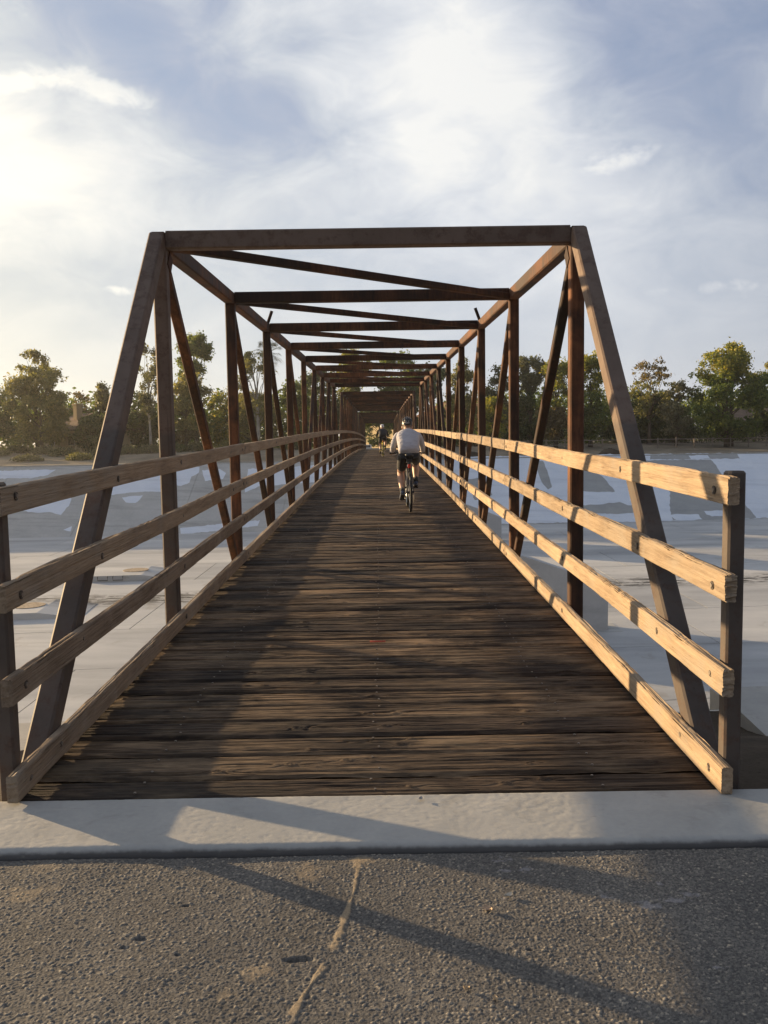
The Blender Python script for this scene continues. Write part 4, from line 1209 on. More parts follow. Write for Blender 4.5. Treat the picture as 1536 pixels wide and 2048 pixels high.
def far_wood():
    # the mass of shrubs and trees that closes the view behind the single trees
    rng = np.random.default_rng(77); n = 3400
    X = rng.uniform(-130, 130, n); X = X[(X < -6) | (X > 9)]
    Y = rng.uniform(118, 136, len(X)) + SKEW*X
    top = 3.8 + 4.6*fbm(X*0.09, X*0, 71, 4) + 0.8*rng.uniform(0, 1, len(X))
    zz = rng.uniform(0, 1, len(X))**.8*top
    g = far_z(X, Y); cc = np.stack([X, Y, g+zz], 1); per = 22
    C = np.repeat(cc, per, 0) + rng.normal(size=(len(X)*per, 3))*np.array([1.1, 1.0, .8])
    T = np.repeat(np.clip(.42+rng.normal(0, .22, len(X)), 0, 1), per)
    o = mesh_obj("far_wood", leaves_mesh("far_wood", C, .34, rng, LEAF['green'], T)); tag(o, "dark wood and undergrowth closing the view behind the trees", "wood", None, 'stuff')
far_wood()
def palm():
    Y = 112; p = at_y(537, 700, Y); g = float(far_z(p[0], Y)); D = Y-CAM[1]
    H = p[2]-g; rng = np.random.default_rng(5)
    root = empty("fan_palm", (p[0], Y, g-0.05))
    tag(root, "tall fan palm behind the third left post, dead fronds hanging", "palm tree", None)
    b = MB(); b.tube([(0, 0, 0), (.1, 0, H*.4), (.05, 0, H*.75), (0, 0, H-.2)], [.32, .24, .21, .24], 8); b.build("trunk", BARK, root, True)
    fr = MB(); dead = MB()
    for i in range(46):
        a = rng.uniform(0, 2*math.pi); e = rng.uniform(-1.35, 1.1)
        isdead = e < -0.55
        L = rng.uniform(1.8, 2.5)
        d = Vector((math.cos(a)*math.cos(e), math.sin(a)*math.cos(e), math.sin(e)))
        base = Vector((0, 0, H-.25 if not isdead else H-rng.uniform(.4, 1.6)))
        tip = base + d*L*0.55
        tgt = dead if isdead else fr
        tgt.tube([base, tip], [.025, .015], 4, False)
        s = d.cross(Vector((0, 0, 1))).normalized(); n = s.cross(d)
        for j in range(-7, 8):
            an = j*0.17
            q = (d*math.cos(an) + s*math.sin(an)).normalized()
            ln = L*0.62*(1-abs(j)*.035)
            m1 = tip + q*ln*.6; m2 = tip + q*ln + Vector((0, 0, -.30*ln))
            w = n.cross(q)*0.035 + s*0.02
            tgt.add([tip, m1+w, m2, m1-w], [(0, 1, 2, 3)])
    fr.build("crown", flat("palm_frond", (0.055, 0.075, 0.030), .6, var=.3), root)
    dead.build("dead_fronds", flat("palm_dead", (0.17, 0.125, 0.07), .8, var=.3), root)
palm()

def shrub(x, y, rx, ry, h, kind, label, seed, n=1400, group="shrubs on the far bank", size=.10):
    rng = np.random.default_rng(seed)
    z0 = float(far_z(x, y)); root = empty("shrub", (x, y, z0-.03)); tag(root, label, "shrub", group)
    k = max(10, n//14)
    a = rng.uniform(0, 2*math.pi, k); r = np.sqrt(rng.uniform(0, 1, k)); zz = h*np.sqrt(np.clip(1-r**2, 0.02, 1))*rng.uniform(.45, 1, k)
    cc = np.stack([rx*r*np.cos(a), ry*r*np.sin(a), zz], 1)
    C = np.repeat(cc, 14, 0) + rng.normal(size=(k*14, 3))*np.array([.28, .28, .16])*max(.5, h/1.2)
    C[:, 2] = np.abs(C[:, 2])
    T = np.repeat(np.clip(.5+rng.normal(0, .25, k), 0, 1), 14)
    mesh_obj("foliage", leaves_mesh("foliage", C, size, rng, LEAF[kind], T), root)
    b = MB()
    for c in cc[:14]: b.tube([(c[0]*.2, c[1]*.2, 0), (c[0], c[1], c[2])], [.03, .01], 4)
    b.build("stems", BARK, root)
def shrubs():
    S = [(-20, 912, 60, .9, 'sage', "sage shrub at the left picture edge on the far bank"),
         (40, 906, 44, 1.0, 'grey', "grey shrub left of the broad olive tree's trunk"),
         (55, 922, 50, .7, 'sage', "low pale shrub nearest the channel at the far left"),
         (92, 908, 42, 1.0, 'sage', "pale shrub at the foot of the broad olive tree"),
         (128, 912, 46, 1.0, 'grey', "grey shrub in front of the beige house wall"),
         (160, 920, 40, .8, 'olive', "low olive shrub beside the left inclined end post"),
         (205, 912, 46, 1.0, 'grey', "wide grey shrub behind the left inclined end post"),
         (252, 908, 40, 1.0, 'sage', "sage shrub under the tall thin pale-trunked tree"),
         (300, 906, 40, 1.0, 'sage', "sage shrub left of the first left post"),
         (350, 904, 40, 1.1, 'dark', "dark shrub right of the first left post"),
         (400, 902, 40, 1.2, 'grey', "grey shrub below the columnar tree"),
         (460, 900, 40, 1.2, 'olive', "olive shrub behind the second left post"),
         (520, 898, 44, 1.3, 'dark', "dark shrub at the sycamore's foot"),
         (590, 896, 44, 1.4, 'dark', "dark shrub left of the far end of the deck"),
         (905, 886, 40, 1.6, 'dark', "dark shrub right of the nearer cyclist"),
         (950, 885, 34, 1.4, 'brown', "brown shrub between the third and fourth right posts"),
         (1010, 884, 44, 1.8, 'dark', "dark shrub behind the second right post"),
         (1080, 882, 44, 2.0, 'dark', "dark shrub between the first two right posts"),
         (1160, 881, 50, 2.2, 'dark', "dark shrub behind the first right post"),
         (1230, 880, 50, 2.4, 'dark', "dark shrub right of the right inclined end post"),
         (1290, 879, 46, 2.4, 'dark', "dark shrub left of the fence's middle"),
         (1345, 878, 46, 2.2, 'dark', "dark shrub behind the fence, below the willow-like tree"),
         (1400, 877, 50, 2.4, 'dark', "dark shrub behind the fence at the large tree's left"),
         (1455, 876, 50, 2.2, 'dark', "dark shrub behind the fence under the large green tree"),
         (1515, 875, 50, 2.4, 'dark', "dark shrub behind the fence at the right picture edge")]
    for i, (u, v, half, h, k, lab) in enumerate(S):
        if u < 700:
            # left bank: where the sight line meets the rising ground
            Y = 90.0
            for _ in range(30):
                p = at_y(u, v, Y); Y += 0.5*((float(far_z(p[0], Y))-p[2])*-6)
                Y = min(max(Y, YF_TOP+SKEW*p[0]+2.0), 103)
            p = at_y(u, v, Y)
        else:
            Y = 106.5 + SKEW*at_y(u, v, 106)[0]*0.6; p = at_y(u, v, Y)
        D = Y-CAM[1]
        shrub(p[0], Y, half*D/FPX*0.62, half*D/FPX*0.5, h, k, lab, 300+i, n=int(900+700*h))
shrubs()
def mound(u, v, half, h, label):
    Y = YF_TOP + 3.2 + SKEW*at_y(u, v, 90)[0]; p = at_y(u, v, Y); w = half*(Y-CAM[1])/FPX
    n, k = 28, 9; vs = []; rng = np.random.default_rng(int(u))
    V = []; F = []
    for i in range(k):
        r = 1-i/(k-1)
        for j in range(n):
            a = 2*math.pi*j/n; q = 1+.12*math.sin(a*3+u)+rng.normal(0, .03)
            V.append((w*r*q*math.cos(a), w*.6*r*q*math.sin(a), h*(1-r**2.2)*(1+rng.normal(0, .03))-.05))
    for i in range(k-1):
        for j in range(n): F.append((i*n+j, i*n+(j+1) % n, (i+1)*n+(j+1) % n, (i+1)*n+j))
    b = MB().add(V, F); o = b.build("soil_mound", M_DIRT, None, True); o.location = (p[0], Y, float(far_z(p[0], Y)))
    tag(o, label, "mound", "soil mounds on the far bank")
mound(1220, 903, 27, 0.80, "larger dark soil heap on the far bank left of the right inclined end post")
mound(945, 906, 24, 0.75, "dark soil heap on the far bank behind the right railing's far part")

# ================================================================== fence
def fence():
    wood = flat("fence_timber", (0.19, 0.16, 0.13), 0.85, var=.3)
    Y0 = 96.2
    root = empty("split_rail_fence", (14, Y0, 0)); tag(root, "low split rail fence running below the trees right of the bridge", "fence")
    xs = np.arange(13.0, 62.0, 2.3); pts = []
    for i, x in enumerate(xs):
        y = Y0 + SKEW*x; z = float(far_z(x, y)); pts.append((x-14, y-Y0, z))
        hh = 1.25 + 0.06*math.sin(i*2.1)
        MB().box(x-14-.07, x-14+.07, y-Y0-.07, y-Y0+.07, z-.2, z+hh, .02).build("post", wood, root)
    for a, b in zip(pts[:-1], pts[1:]):
        for hh in (0.55, 1.10):
            MB().beam((a[0], a[1]-.02, a[2]+hh), (b[0], b[1]-.02, b[2]+hh-.02), .05, .10, side=(0, 1, 0)).build("rail", wood, root)
fence()

# ================================================================== houses beyond the trees
def house(x, y, w, d, hw, hr, rz, wall, roof, label, chimney=None, windows=2):
    z = float(far_z(x, y)) - .1
    root = empty("house", (x, y, z), rz); tag(root, label, "house", "houses behind the trees")
    MB().box(-w/2, w/2, -d/2, d/2, 0, hw).build("wall", wall, root)
    b = MB(); o = .5
    vs = [(-w/2-o, -d/2-o, hw-.05), (w/2+o, -d/2-o, hw-.05), (w/2+o, d/2+o, hw-.05), (-w/2-o, d/2+o, hw-.05), (-w/2+d*.35, 0, hr), (w/2-d*.35, 0, hr),
          (-w/2-o, -d/2-o, hw-.2), (w/2+o, -d/2-o, hw-.2), (w/2+o, d/2+o, hw-.2), (-w/2-o, d/2+o, hw-.2)]
    b.add(vs, [(0, 1, 5, 4), (1, 2, 5), (2, 3, 4, 5), (3, 0, 4), (0, 6, 7, 1), (1, 7, 8, 2), (2, 8, 9, 3), (3, 9, 6, 0), (9, 8, 7, 6)])
    r = b.build("roof", roof, root)
    if chimney:
        cx, cy, cw, ct = chimney
        MB().box(cx-cw/2, cx+cw/2, cy-cw/2, cy+cw/2, hw*.6, ct, .03).box(cx-cw*.62, cx+cw*.62, cy-cw*.62, cy+cw*.62, ct+.003, ct+.18).build("chimney", wall, r)
    glass = bpy.data.materials.get("window_glass") or flat("window_glass", (.03, .035, .04), .12, spec=.8)
    trim = bpy.data.materials.get("window_trim") or flat("window_trim", (.55, .52, .46), .6)
    for i in range(windows):
        cx = -w/2 + w*(i+.5)/windows
        f = MB().box(cx-.75, cx+.75, -d/2-.05, -d/2-.002, .9, 2.15).build("window", trim, root)
        MB().box(cx-.66, cx+.66, -d/2-.062, -d/2-.052, .98, 2.07).build("pane", glass, f)
        f2 = MB().box(-w/2-.05, -w/2-.002, -.7, .7, .9, 2.1).build("window", trim, root) if i == 0 else None
        if f2: MB().box(-w/2-.062, -w/2-.052, -.62, .62, .98, 2.02).build("pane", glass, f2)
def houses():
    stucco = mat_dirt("stucco_beige", (0.44, 0.35, 0.23), (0.50, 0.40, 0.27), .5)
    stucco2 = mat_dirt("stucco_cream", (0.60, 0.48, 0.28), (0.66, 0.53, 0.32), .5)
    tile = mat_dirt("roof_tile_brown", (0.13, 0.095, 0.075), (0.22, 0.16, 0.125), 1.2)
    tile2 = mat_dirt("roof_tile_orange", (0.26, 0.13, 0.07), (0.36, 0.19, 0.10), 1.2)
    p = at_y(146, 880, 104)
    house(p[0]+.6, 107, 9, 7, 2.9, 5.0, rad(-38), stucco, tile, "beige house with a chimney, mostly hidden by trees at the left", chimney=(0.3, -1.2, .8, 6.0))
    p = at_y(905, 850, 128)
    house(p[0]+3, 130, 14, 9, 4.6, 7.3, rad(-30), stucco, tile2, "beige house with an orange tiled roof behind the right truss", windows=3)
    p = at_y(1075, 850, 130)
    house(p[0], 132, 12, 8, 3.0, 5.2, rad(10), stucco, tile, "house with a grey-brown roof behind the right sycamores")
    p = at_y(1530, 850, 118)
    house(p[0], 124, 11, 8, 3.0, 5.0, rad(-15), stucco, tile, "low house at the right picture edge behind the trees")
    p = at_y(757, 870, 170)
    house(p[0]+1.5, 176, 17, 10, 5.6, 8.2, rad(-48), stucco2, tile, "sunlit cream building seen through the far end of the bridge", windows=0)
houses()

# ================================================================== parked car beyond the bridge
def car():
    Y = 140; p = at_y(736, 893, Y); z = float(far_z(p[0], Y))
    root = empty("parked_car", (p[0]-.2, Y, 0.66-1.46), rad(0)); tag(root, "white parked car beyond the far end of the bridge, seen from behind", "car")
    white = flat("car_white", (0.75, 0.75, 0.74), .25, var=.03); glass = bpy.data.materials["window_glass"]
    blk = flat("tyre_black", (.02, .02, .02), .8); red = flat("tail_light_red", (.35, .02, .015), .25)
    prof = [(-2.2, .35), (-2.22, .75), (-2.05, .92), (-1.9, .95), (-1.45, 1.42), (-.2, 1.46), (.55, 1.38), (1.15, 1.0), (2.0, .86), (2.2, .68), (2.2, .33)]
    vs = []; n = len(prof)
    for sx, nr in ((-.86, 0), (.86, 0)):
        for (y, zz) in prof:
            inset = .13*max(0, (zz-.95)/.5); vs.append((sx-math.copysign(inset, sx), y, zz))
    fs = [tuple(range(n)), tuple(range(2*n-1, n-1, -1))] + [(i, n+i, n+(i+1) % n, (i+1) % n) for i in range(n)]
    MB().add(vs, fs).build("body", white, root)
    MB().add([(-.68, -1.905, .97), (.68, -1.905, .97), (.62, -1.50, 1.38), (-.62, -1.50, 1.38)], [(0, 1, 2, 3)]).build("rear_window", glass, root)
    MB().add([(-.66, 1.10, 1.045), (.66, 1.10, 1.045), (.62, .60, 1.37), (-.62, .60, 1.37)], [(0, 1, 2, 3)]).build("windscreen", glass, root)
    for sx in (-1, 1):
        MB().add([(sx*.853, -1.4, 1.0), (sx*.853, .9, 1.0), (sx*.765, .4, 1.36), (sx*.755, -1.2, 1.38)], [(0, 1, 2, 3)]).build("side_window", glass, root)
        MB().box(sx*.72-.12, sx*.72+.12, -2.235, -2.19, .70, .86).build("tail_light", red, root)
        for yy in (-1.35, 1.35):
            w = MB().ring((sx*.80, yy, .32), (1, 0, 0), .23, .10, 20, 8).build("wheel", blk, root)
            MB().disc((sx*.80-.07, yy, .32), (1, 0, 0), .15, .14, 12).build("hub", white, w)
car()
# ================================================================== cyclists
def deck_at(u, v):
    """first point where the line of sight meets the cambered deck"""
    d = ray(u, v); t0 = 2.0
    for i in range(4000):
        t0 += 0.02; q = CAM + d*t0
        if q[2] <= zc(q[1]): return q
    return q
def skin_body(name, verts, edges, radii, mat, parent, root=0, sub=2):
    me = bpy.data.meshes.new(name); me.from_pydata(verts, edges, []); me.materials.append(mat)
    o = mesh_obj(name, me, parent)
    md = o.modifiers.new("skin", 'SKIN'); md.use_smooth_shade = True; md.branch_smoothing = 0.6
    if not me.skin_vertices: bpy.context.view_layer.update()
    sv = me.skin_vertices[0].data
    for i, r in enumerate(radii):
        sv[i].radius = (r, r) if not hasattr(r, '__len__') else r
        sv[i].use_root = (i == root)
    s = o.modifiers.new("sub", 'SUBSURF'); s.levels = sub; s.render_levels = sub
    return o
def loft(rings, n=24, cap=True):
    """rings: (centre, side half-axis vector, depth half-axis vector)"""
    b = MB(); vs = []; fs = []
    for (c, sx, dy) in rings:
        c, sx, dy = Vector(c), Vector(sx), Vector(dy)
        for k in range(n):
            a = 2*math.pi*k/n; ca, sa = math.cos(a), math.sin(a)
            e = 0.82
            vs.append(c + sx*math.copysign(abs(ca)**e, ca) + dy*math.copysign(abs(sa)**e, sa))
    for i in range(len(rings)-1):
        for k in range(n):
            j = (k+1) % n; fs.append((i*n+k, i*n+j, (i+1)*n+j, (i+1)*n+k))
    if cap:
        fs.append(tuple(range(n-1, -1, -1))); fs.append(tuple(range((len(rings)-1)*n, len(rings)*n)))
    return b.add(vs, fs)
def cloth_mat(name, c, rough=0.85, wr=0.5):
    m, t, p = material(name)
    oc = objco(t)
    n = t.noise(t.mapv(oc, rot=(0.4, 0, 0.3), sc=(1, 1, 2.2)), 9, 4, 0.55, 0.6)
    t.put(p.inputs['Base Color'], t.ramp(n, [(0.3, tuple(x*.88 for x in c)), (0.7, tuple(min(1, x*1.08) for x in c))]))
    p.inputs['Roughness'].default_value = rough; p.inputs['Specular IOR Level'].default_value = 0.2
    p.inputs['Sheen Weight'].default_value = 0.15
    t.put(p.inputs['Normal'], t.bump(n, wr, 0.03)); return m
SKIN = None
def skin_mat():
    m, t, p = material("skin")
    n = t.noise(objco(t), 14, 3)
    t.put(p.inputs['Base Color'], t.ramp(n, [(0.3, (0.44, 0.25, 0.16)), (0.7, (0.56, 0.33, 0.22))]))
    p.inputs['Roughness'].default_value = 0.5; p.inputs['Subsurface Weight'].default_value = 0.08
    p.inputs['Subsurface Radius'].default_value = (0.01, 0.004, 0.002)
    return m
SKIN = skin_mat()
BB = (0, -0.02, 0.29); SADDLE_Z = 0.965
L_PED, R_PED = (-0.125, -0.165, 0.20), (0.125, 0.125, 0.38)
def bicycle(loc, rz, tilt, paint, label, accent, group="bicycles being ridden"):
    root = empty("bicycle", loc); root.rotation_euler = (tilt, 0, rz)
    tag(root, label, "bicycle", group)
    rub = bpy.data.materials.get("tyre_rubber") or flat("tyre_rubber", (.018, .018, .018), .75)
    alu = bpy.data.materials.get("bike_alloy") or flat("bike_alloy", (.55, .55, .56), .3, .9)
    blk = bpy.data.materials.get("bike_black") or flat("bike_black", (.022, .022, .024), .45)
    RA_, FA, R = Vector((0, -.46, .345)), Vector((0, .60, .345)), .345
    for c in (RA_, FA):
        w = MB().ring(c, (1, 0, 0), R-.021, .021, 44, 8).build("wheel", rub, root, True)
        MB().ring(c, (1, 0, 0), R-.052, .011, 40, 6).build("rim", alu if accent is None else accent, w, True)
        sp = MB()
        for k in range(20):
            a = 2*math.pi*k/20; s = .028*(1 if k % 2 else -1)
            sp.tube([c+Vector((s, .02*math.cos(a+1), .02*math.sin(a+1))), c+Vector((0, (R-.055)*math.cos(a), (R-.055)*math.sin(a)))], .0016, 4, False)
        sp.build("spokes", alu, w)
        MB().tube([c-Vector((.05, 0, 0)), c+Vector((.05, 0, 0))], [.022, .022], 10).build("hub", blk, w)
    bb = Vector(BB); st = Vector((0, -.155, .70)); ht = Vector((0, .42, .86)); hb = Vector((0, .455, .72)); stem = Vector((0, .40, .97))
    f = MB()
    f.tube([bb, st], .018, 10).tube([st, ht-Vector((0, .0, .04))], .017, 10).tube([bb, hb], .022, 10).tube([ht+Vector((0, -.012, .03)), hb], .022, 10)
    for s in (-1, 1):
        f.tube([bb+Vector((s*.03, -.03, 0)), RA_+Vector((s*.062, 0, 0))], .011, 8).tube([st+Vector((s*.015, 0, -.02)), RA_+Vector((s*.062, 0, 0))], .009, 8)
    f.build("frame", paint, root, True)
    k = MB()
    for s in (-1, 1): k.tube([hb+Vector((s*.045, .0, .0)), FA+Vector((s*.055, -.02, .06)), FA+Vector((s*.055, 0, 0))], [.016, .013, .011], 8)
    k.tube([hb+Vector((-.05, 0, 0)), hb+Vector((.05, 0, 0))], .016, 8)
    k.build("fork", paint, root, True)
    h = MB().tube([ht, stem], .016, 10).tube([stem, stem+Vector((0, .07, .01))], .018, 10)
    c = stem+Vector((0, .07, .01))
    h.tube([c+Vector((-.31, -.05, .0)), c+Vector((-.12, 0, .01)), c+Vector((.12, 0, .01)), c+Vector((.31, -.05, .0))], .012, 10)
    hbar = h.build("handlebar", blk, root, True)
    for s in (-1, 1):
        MB().tube([c+Vector((s*.19, -.02, .006)), c+Vector((s*.315, -.052, .0))], .0165, 10).build("grip", rub, hbar, True)
        MB().tube([c+Vector((s*.17, -.01, .0)), c+Vector((s*.21, .04, -.03)), c+Vector((s*.27, .035, -.035))], .005, 6).build("brake_lever", alu, hbar)
    MB().tube([st-Vector((0, -.01, .05)), Vector((0, -.205, SADDLE_Z-.04))], .0145, 10).build("seat_post", blk, root, True)
    sd = loft([((0, -.345, SADDLE_Z), (.045, 0, 0), (0, 0, .02)), ((0, -.32, SADDLE_Z+.005), (.076, 0, 0), (0, 0, .032)), ((0, -.26, SADDLE_Z), (.070, 0, 0), (0, 0, .034)),
               ((0, -.17, SADDLE_Z-.005), (.036, 0, 0), (0, 0, .030)), ((0, -.08, SADDLE_Z-.008), (.02, 0, 0), (0, 0, .024)), ((0, -.06, SADDLE_Z-.012), (.012, 0, 0), (0, 0, .012))], 16)
    sd.build("saddle", blk, root, True)
    g = MB().lathe((0, 0, 0), [(.02, -.006), (.085, -.004), (.092, 0), (.085, .004), (.02, .006)], 28)
    ring_ = g.build("chainring", alu, root); ring_.rotation_euler = (0, math.pi/2, 0); ring_.location = bb+Vector((.05, 0, 0))
    for (pd, s) in ((L_PED, -1), (R_PED, 1)):
        cr = MB().tube([bb+Vector((s*.03, 0, 0)), bb+Vector((s*.075, 0, 0)), Vector((s*.085, pd[1], pd[2]))], [.013, .013, .010], 8).build("crank", alu, root)
        MB().box(pd[0]-.045, pd[0]+.045, pd[1]-.045, pd[1]+.045, pd[2]-.012, pd[2]+.010, .004).build("pedal", blk, cr)
    ch = MB()
    for dz in (.085, -.085): ch.tube([bb+Vector((.05, 0, dz)), RA_+Vector((.05, 0, dz*.45))], .004, 5)
    ch.build("chain", blk, root)
    MB().tube([RA_+Vector((.055, .0, -.02)), RA_+Vector((.06, .02, -.12)), RA_+Vector((.06, .05, -.17))], .010, 6).build("derailleur", alu, root)
    red = bpy.data.materials.get("lamp_red") or flat("lamp_red", (.55, .03, .02), .25)
    MB().box(-.024, .024, -.245, -.215, .745, .815, .008).build("rear_reflector", red, root)
    MB().box(-.05, .05, -.30, -.21, .84, .905, .012).build("saddle_bag", blk, root)
    return root
def rider(loc, rz, tilt, shirt, shorts, helm, helm2, shoe, label, lean=0.0):
    root = empty("person", loc); root.rotation_euler = (tilt, 0, rz)
    tag(root, label, "person", "people cycling over the bridge")
    V = Vector
    pel = V((0, -.15, 1.03)); sp1 = V((0, -.06, 1.12)); ch = V((0, .10, 1.26)); nb = V((0, .21, 1.355)); nk = V((0, .275, 1.395)); hd = V((0, .335, 1.445)); hd2 = V((0, .36, 1.505))
    verts = [pel, sp1, ch, nb, nk, hd, hd2]; rad_ = [(.15, .125), (.145, .11), (.165, .115), (.10, .085), .058, (.074, .090), (.062, .078)]
    edges = [(0, 1), (1, 2), (2, 3), (3, 4), (4, 5), (5, 6)]
    def chain(start, pts, rs):
        prev = start
        for p, r in zip(pts, rs):
            verts.append(V(p)); rad_.append(r); edges.append((prev, len(verts)-1)); prev = len(verts)-1
        return prev
    elbows = {}
    for s in (-1, 1):
        sh = (s*.178, .17, 1.310); el = (s*.262, .225, 1.10); wr = (s*.275, .415, 1.005); palm = (s*.268, .462, .992)
        w = chain(3, [sh, el, wr, palm], [.062, .046, .030, (.036, .026)])
        # four fingers over the grip, thumb under it
        for j in range(4):
            x = s*(.300-.022*j)
            chain(w, [(x, .490+.003*j, .996), (x, .512+.002*j, .978-.002*j), (x-s*.002, .500, .955)], [.0105, .0098, .0085])
        chain(w, [(s*.228, .462, .982), (s*.222, .482, .962)], [.011, .009])
    # legs
    lk = V((-.135, .135, .645)); la = V((-.125, -.245, .325)); rk = V((.140, .255, .800)); ra = V((.125, .015, .490))
    for (s, kn, an, pd) in ((-1, lk, la, L_PED), (1, rk, ra, R_PED)):
        hip = V((s*.095, -.14, .965))
        mid = hip.lerp(kn, .5)+V((0, 0, .01)); calf = kn.lerp(an, .33)+V((0, -.028, -.005))
        ball = V((pd[0], pd[1]+.02, pd[2]+.05))
        chain(0, [hip, mid, kn, calf, kn.lerp(an, .75), an, ball], [.098, .084, .064, .068, .045, .038, .036])
    skin_body("body", [tuple(v) for v in verts], edges, rad_, SKIN, root, 0, 2)
    # jersey: back panel loft plus sleeves
    r = [((0, -.215, .985), (.168, 0, 0), (0, .075, .085)), ((0, -.175, 1.03), (.182, 0, 0), (0, .085, .10)), ((0, -.115, 1.095), (.186, 0, 0), (0, .085, .105)), ((0, -.03, 1.165), (.192, 0, 0), (0, .085, .11)),
         ((0, .06, 1.24), (.208, 0, 0), (0, .085, .105)), ((0, .135, 1.305), (.206, 0, 0), (0, .075, .09)), ((0, .190, 1.350), (.165, 0, 0), (0, .06, .062)),
         ((0, .225, 1.378), (.110, 0, 0), (0, .05, .048)), ((0, .255, 1.396), (.072, 0, 0), (0, .055, .035))]
    fix = []
    for (c, sx, dy) in r:          # depth axis square to the spine
        fix.append((c, sx, (0, -dy[1]*1.0, dy[2]*0.9)))
    b = loft(fix, 28)
    for s in (-1, 1):
        b.tube([(s*.13, .160, 1.315), (s*.185, .172, 1.300), (s*.228, .195, 1.21), (s*.263, .222, 1.10), (s*.266, .265, 1.065), (s*.272, .345, 1.030), (s*.275, .400, 1.008)],
               [.068, .069, .060, .053, .051, .044, .037], 14)
    o = b.build("shirt", shirt, root, True)
    md = o.modifiers.new("sub", 'SUBSURF'); md.levels = 1; md.render_levels = 1
    # shorts
    b = loft([((0, -.20, .925), (.130, 0, 0), (0, .10, .03)), ((0, -.185, .955), (.172, 0, 0), (0, .115, .05)), ((0, -.17, 1.0), (.176, 0, 0), (0, .11, .06)), ((0, -.15, 1.045), (.168, 0, 0), (0, .10, .06))], 26)
    for (s, kn) in ((-1, lk), (1, rk)):
        hip = V((s*.092, -.15, .965)); d = (kn-hip)
        b.tube([hip+V((0, -.04, .02)), hip+d*.12, hip+d*.35, hip+d*.6, hip+d*.86], [.085, .105, .101, .090, .078], 16)
    o = b.build("shorts", shorts, root, True)
    md = o.modifiers.new("sub", 'SUBSURF'); md.levels = 1; md.render_levels = 1
    # socks and shoes
    sock = bpy.data.materials.get("sock_black") or cloth_mat("sock_black", (.03, .03, .032))
    sole = bpy.data.materials.get("shoe_sole") or flat("shoe_sole", (.07, .07, .075), .7)
    for (s, kn, an, pd) in ((-1, lk, la, L_PED), (1, rk, ra, R_PED)):
        up = (kn-an).normalized()
        MB().tube([an-up*.02, an+up*.03, an+up*.085], [.043, .042, .045], 12).build("sock", sock, root, True)
        ball = V((pd[0], pd[1], pd[2])); fwd = (V((pd[0], pd[1], pd[2]+.035))-V((an.x, an.y, an.z-.05))).normalized()
        if fwd.y < .2: fwd = V((0, .8, -.6))
        side = V((1, 0, 0)); nrm = side.cross(fwd); nrm = nrm if nrm.z > 0 else -nrm
        base = ball + nrm*.014
        q = [(-.175, .028, .022, .050), (-.15, .036, .034, .055), (-.09, .036, .040, .052), (-.02, .040, .036, .040), (.04, .045, .028, .030), (.08, .036, .020, .022), (.10, .018, .010, .016)]
        sh = loft([(base+fwd*a+nrm*(hh), side*w, nrm*h) for (a, w, h, hh) in q], 16).build("shoe", shoe, root, True)
        loft([(base+fwd*a+nrm*.006, side*(w*1.08), nrm*.009) for (a, w, h, hh) in q], 14).build("sole", sole, sh, True)
    # helmet with ridges, straps and two pale bands at the back
    hc = V((0, .350, 1.500))
    b = MB(); n = 24; vs = []; fs = []; K = 8
    for i in range(K+1):
        ph = (math.pi/2)*i/K*1.12
        for k in range(n):
            a = 2*math.pi*k/n
            vs.append(hc + V((.094*math.sin(ph)*math.cos(a), .132*math.sin(ph)*math.sin(a), .115*math.cos(ph)))) if i else vs.append(hc+V((0, 0, .115)))
    for i in range(K):
        for k in range(n):
            j = (k+1) % n; fs.append((i*n+k, (i+1)*n+k, (i+1)*n+j, i*n+j))
    h = b.add(vs, fs).build("helmet", helm, root, True)
    rb = MB()
    for x in (-.066, -.036, 0, .036, .066):
        pts = []
        for q in range(11):
            a = math.pi*(.03+.94*q/10); w = math.sqrt(max(.05, 1-(x/.098)**2))
            pts.append(hc+V((x, -.137*w*math.cos(a), .120*w*math.sin(a)+.004)))
        rb.tube(pts, [.006]+[.012]*9+[.006], 8)
    rb.build("helmet_ridges", helm, h, True)
    bd = MB()
    for (zz, yy, wd) in ((.050, -.124, .052), (.020, -.138, .048)):
        bd.tube([hc+V((-wd, yy+.022, zz+.006)), hc+V((-wd*.4, yy, zz)), hc+V((wd*.4, yy, zz)), hc+V((wd, yy+.022, zz+.006))], [.004, .007, .007, .004], 8)
    bd.build("helmet_bands", helm2, h, True)
    hair = bpy.data.materials.get("hair_grey") or flat("hair_grey", (.16, .14, .12), .8)
    MB().lathe((0, .338, 1.418), [(.040, -.030), (.066, -.012), (.078, .018), (.080, .05)], 18).build("hair", hair, root, True)
    for s in (-1, 1):
        MB().lathe((s*.082, .362, 1.442), [(.006, -.03), (.016, -.012), (.018, .012), (.008, .03)], 8).build("ear", SKIN, root, True)
        MB().tube([hc+V((s*.082, .01, -.01)), V((s*.064, .385, 1.395)), V((0, .41, 1.375))], .004, 5).build("helmet_strap", helm, h)
    return root
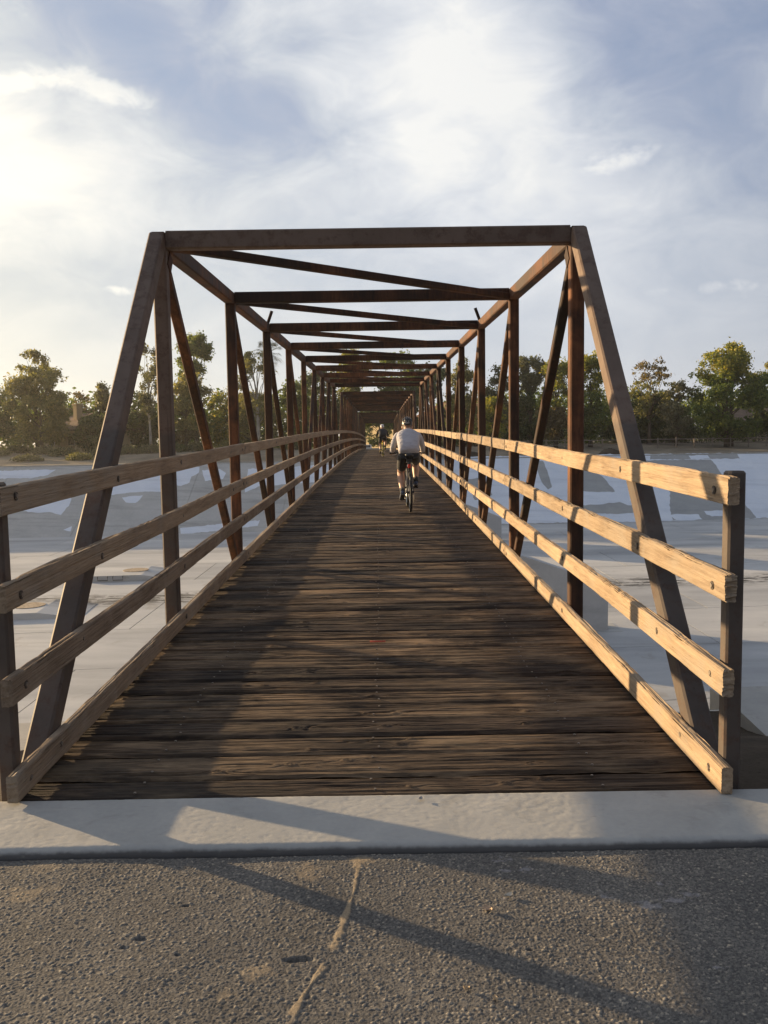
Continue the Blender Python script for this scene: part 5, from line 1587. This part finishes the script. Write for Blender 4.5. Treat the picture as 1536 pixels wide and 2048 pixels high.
def cyclists():
    q = deck_at(821, 1025)
    # the wheel seen is the rear one: 0.46 m behind the origin
    y = q[1]+0.46; sl = zslope(y); rz = rad(1.0)
    loc = (q[0]-0.008, y, zc(y)+.002)
    blk = cloth_mat("lycra_black", (.018, .018, .02), .6, .25)
    bicycle(loc, rz, sl, flat("frame_graphite", (.05, .05, .055), .35), "dark bicycle under the nearer rider in the grey shirt", None)
    rider(loc, rz, sl, cloth_mat("shirt_grey", (.44, .43, .46), .85, 1.0), blk, flat("helmet_black", (.02, .021, .023), .35), flat("helmet_silver", (.5, .5, .5), .4),
          cloth_mat("shoe_blue_grey", (.07, .10, .17), .6, .2), "nearer cyclist in light grey long-sleeved shirt, black shorts and black helmet, seen from behind")
    q = deck_at(766, 914.5)
    y = q[1]+0.46; sl = zslope(y); rz = rad(3)
    loc = (q[0], y, zc(y)+.002)
    neon = flat("frame_yellow", (.62, .52, .05), .4)
    bicycle(loc, rz, sl, neon, "yellow bicycle under the farther rider in black", neon)
    rider(loc, rz, sl, cloth_mat("shirt_black", (.022, .022, .026)), blk, flat("helmet_white", (.72, .72, .74), .4), flat("helmet_dark_band", (.03, .03, .03), .4),
          cloth_mat("shoe_yellow", (.45, .38, .10), .6, .2), "farther cyclist in black with a white helmet, beyond the grey-shirted one")
cyclists()

# ================================================================== small things lying about
def litter():
    def sheet(name, u, v, z, w, l, c, label, cat, seed, curl=.006):
        p = at_z(u, v, z); rng = np.random.default_rng(seed); b = MB(); n = 7; m = 5; vs = []; fs = []
        for i in range(n):
            tt = i/(n-1); half = w/2*math.sin(math.pi*min(1, .08+tt*.88))**.7
            for j in range(m):
                s = (j/(m-1)-.5)*2
                vs.append((half*s, l*(tt-.5), .004+curl*(s*s)+curl*.8*(tt-.5)**2*4+rng.uniform(0, .001)))
        for i in range(n-1):
            for j in range(m-1): fs.append((i*m+j, i*m+j+1, (i+1)*m+j+1, (i+1)*m+j))
        o = b.add(vs, fs).build(name, flat(name+"_tone%d" % seed, c, .8, var=.3, vscale=60), None, True)
        o.location = (p[0], p[1], z); o.rotation_euler = (0, 0, rng.uniform(0, 6.28)); tag(o, label, cat)
    sheet("dry_leaf", 975, 1822, -.025, .026, .034, (.42, .30, .20), "pinkish tan dry leaf on the asphalt between the two shadow bands", "leaf", 3)
    sheet("dry_leaf", 842, 1600, .002, .020, .026, (.30, .29, .28), "small grey leaf on the concrete sill near the deck edge", "leaf", 4, .004)
    sheet("dry_leaf", 1017, 1795, -.025, .020, .030, (.40, .38, .33), "pale dry leaf in the upper shadow band on the asphalt", "leaf", 5)
    sheet("dry_leaf", 990, 2002, -.025, .014, .018, (.45, .36, .24), "tiny tan leaf near the bottom of the picture", "leaf", 6)
    sheet("dry_leaf", 933, 1982, -.025, .014, .018, (.42, .32, .20), "small tan leaf low on the asphalt left of another", "leaf", 7)
    p = deck_at(757, 1286)
    o = MB().tube([(-.06, 0, .012), (0, .004, .011), (.05, .002, .012)], .005, 7).build("red_straw", flat("plastic_red", (.55, .08, .05), .4), None, True)
    o.location = p; tag(o, "short red drinking straw piece on the deck planks", "straw")
litter()
# ================================================================== evening haze
def haze():
    m = bpy.data.materials.new("haze_air"); m.use_nodes = True
    t = NT(m.node_tree); t.n.remove(t.n['Principled BSDF'])
    pv = t.new('ShaderNodeVolumePrincipled'); pv.inputs['Color'].default_value = (0.95, 0.95, 0.93, 1)
    pv.inputs['Density'].default_value = 0.00028; pv.inputs['Anisotropy'].default_value = 0.55
    t.put(t.n['Material Output'].inputs['Volume'], pv.outputs[0])
    o = MB().box(-1000, 1000, -400, 1900, -9, 26).build("haze", m); tag(o, "pale evening haze over the channel", "haze", None, 'stuff')
haze()
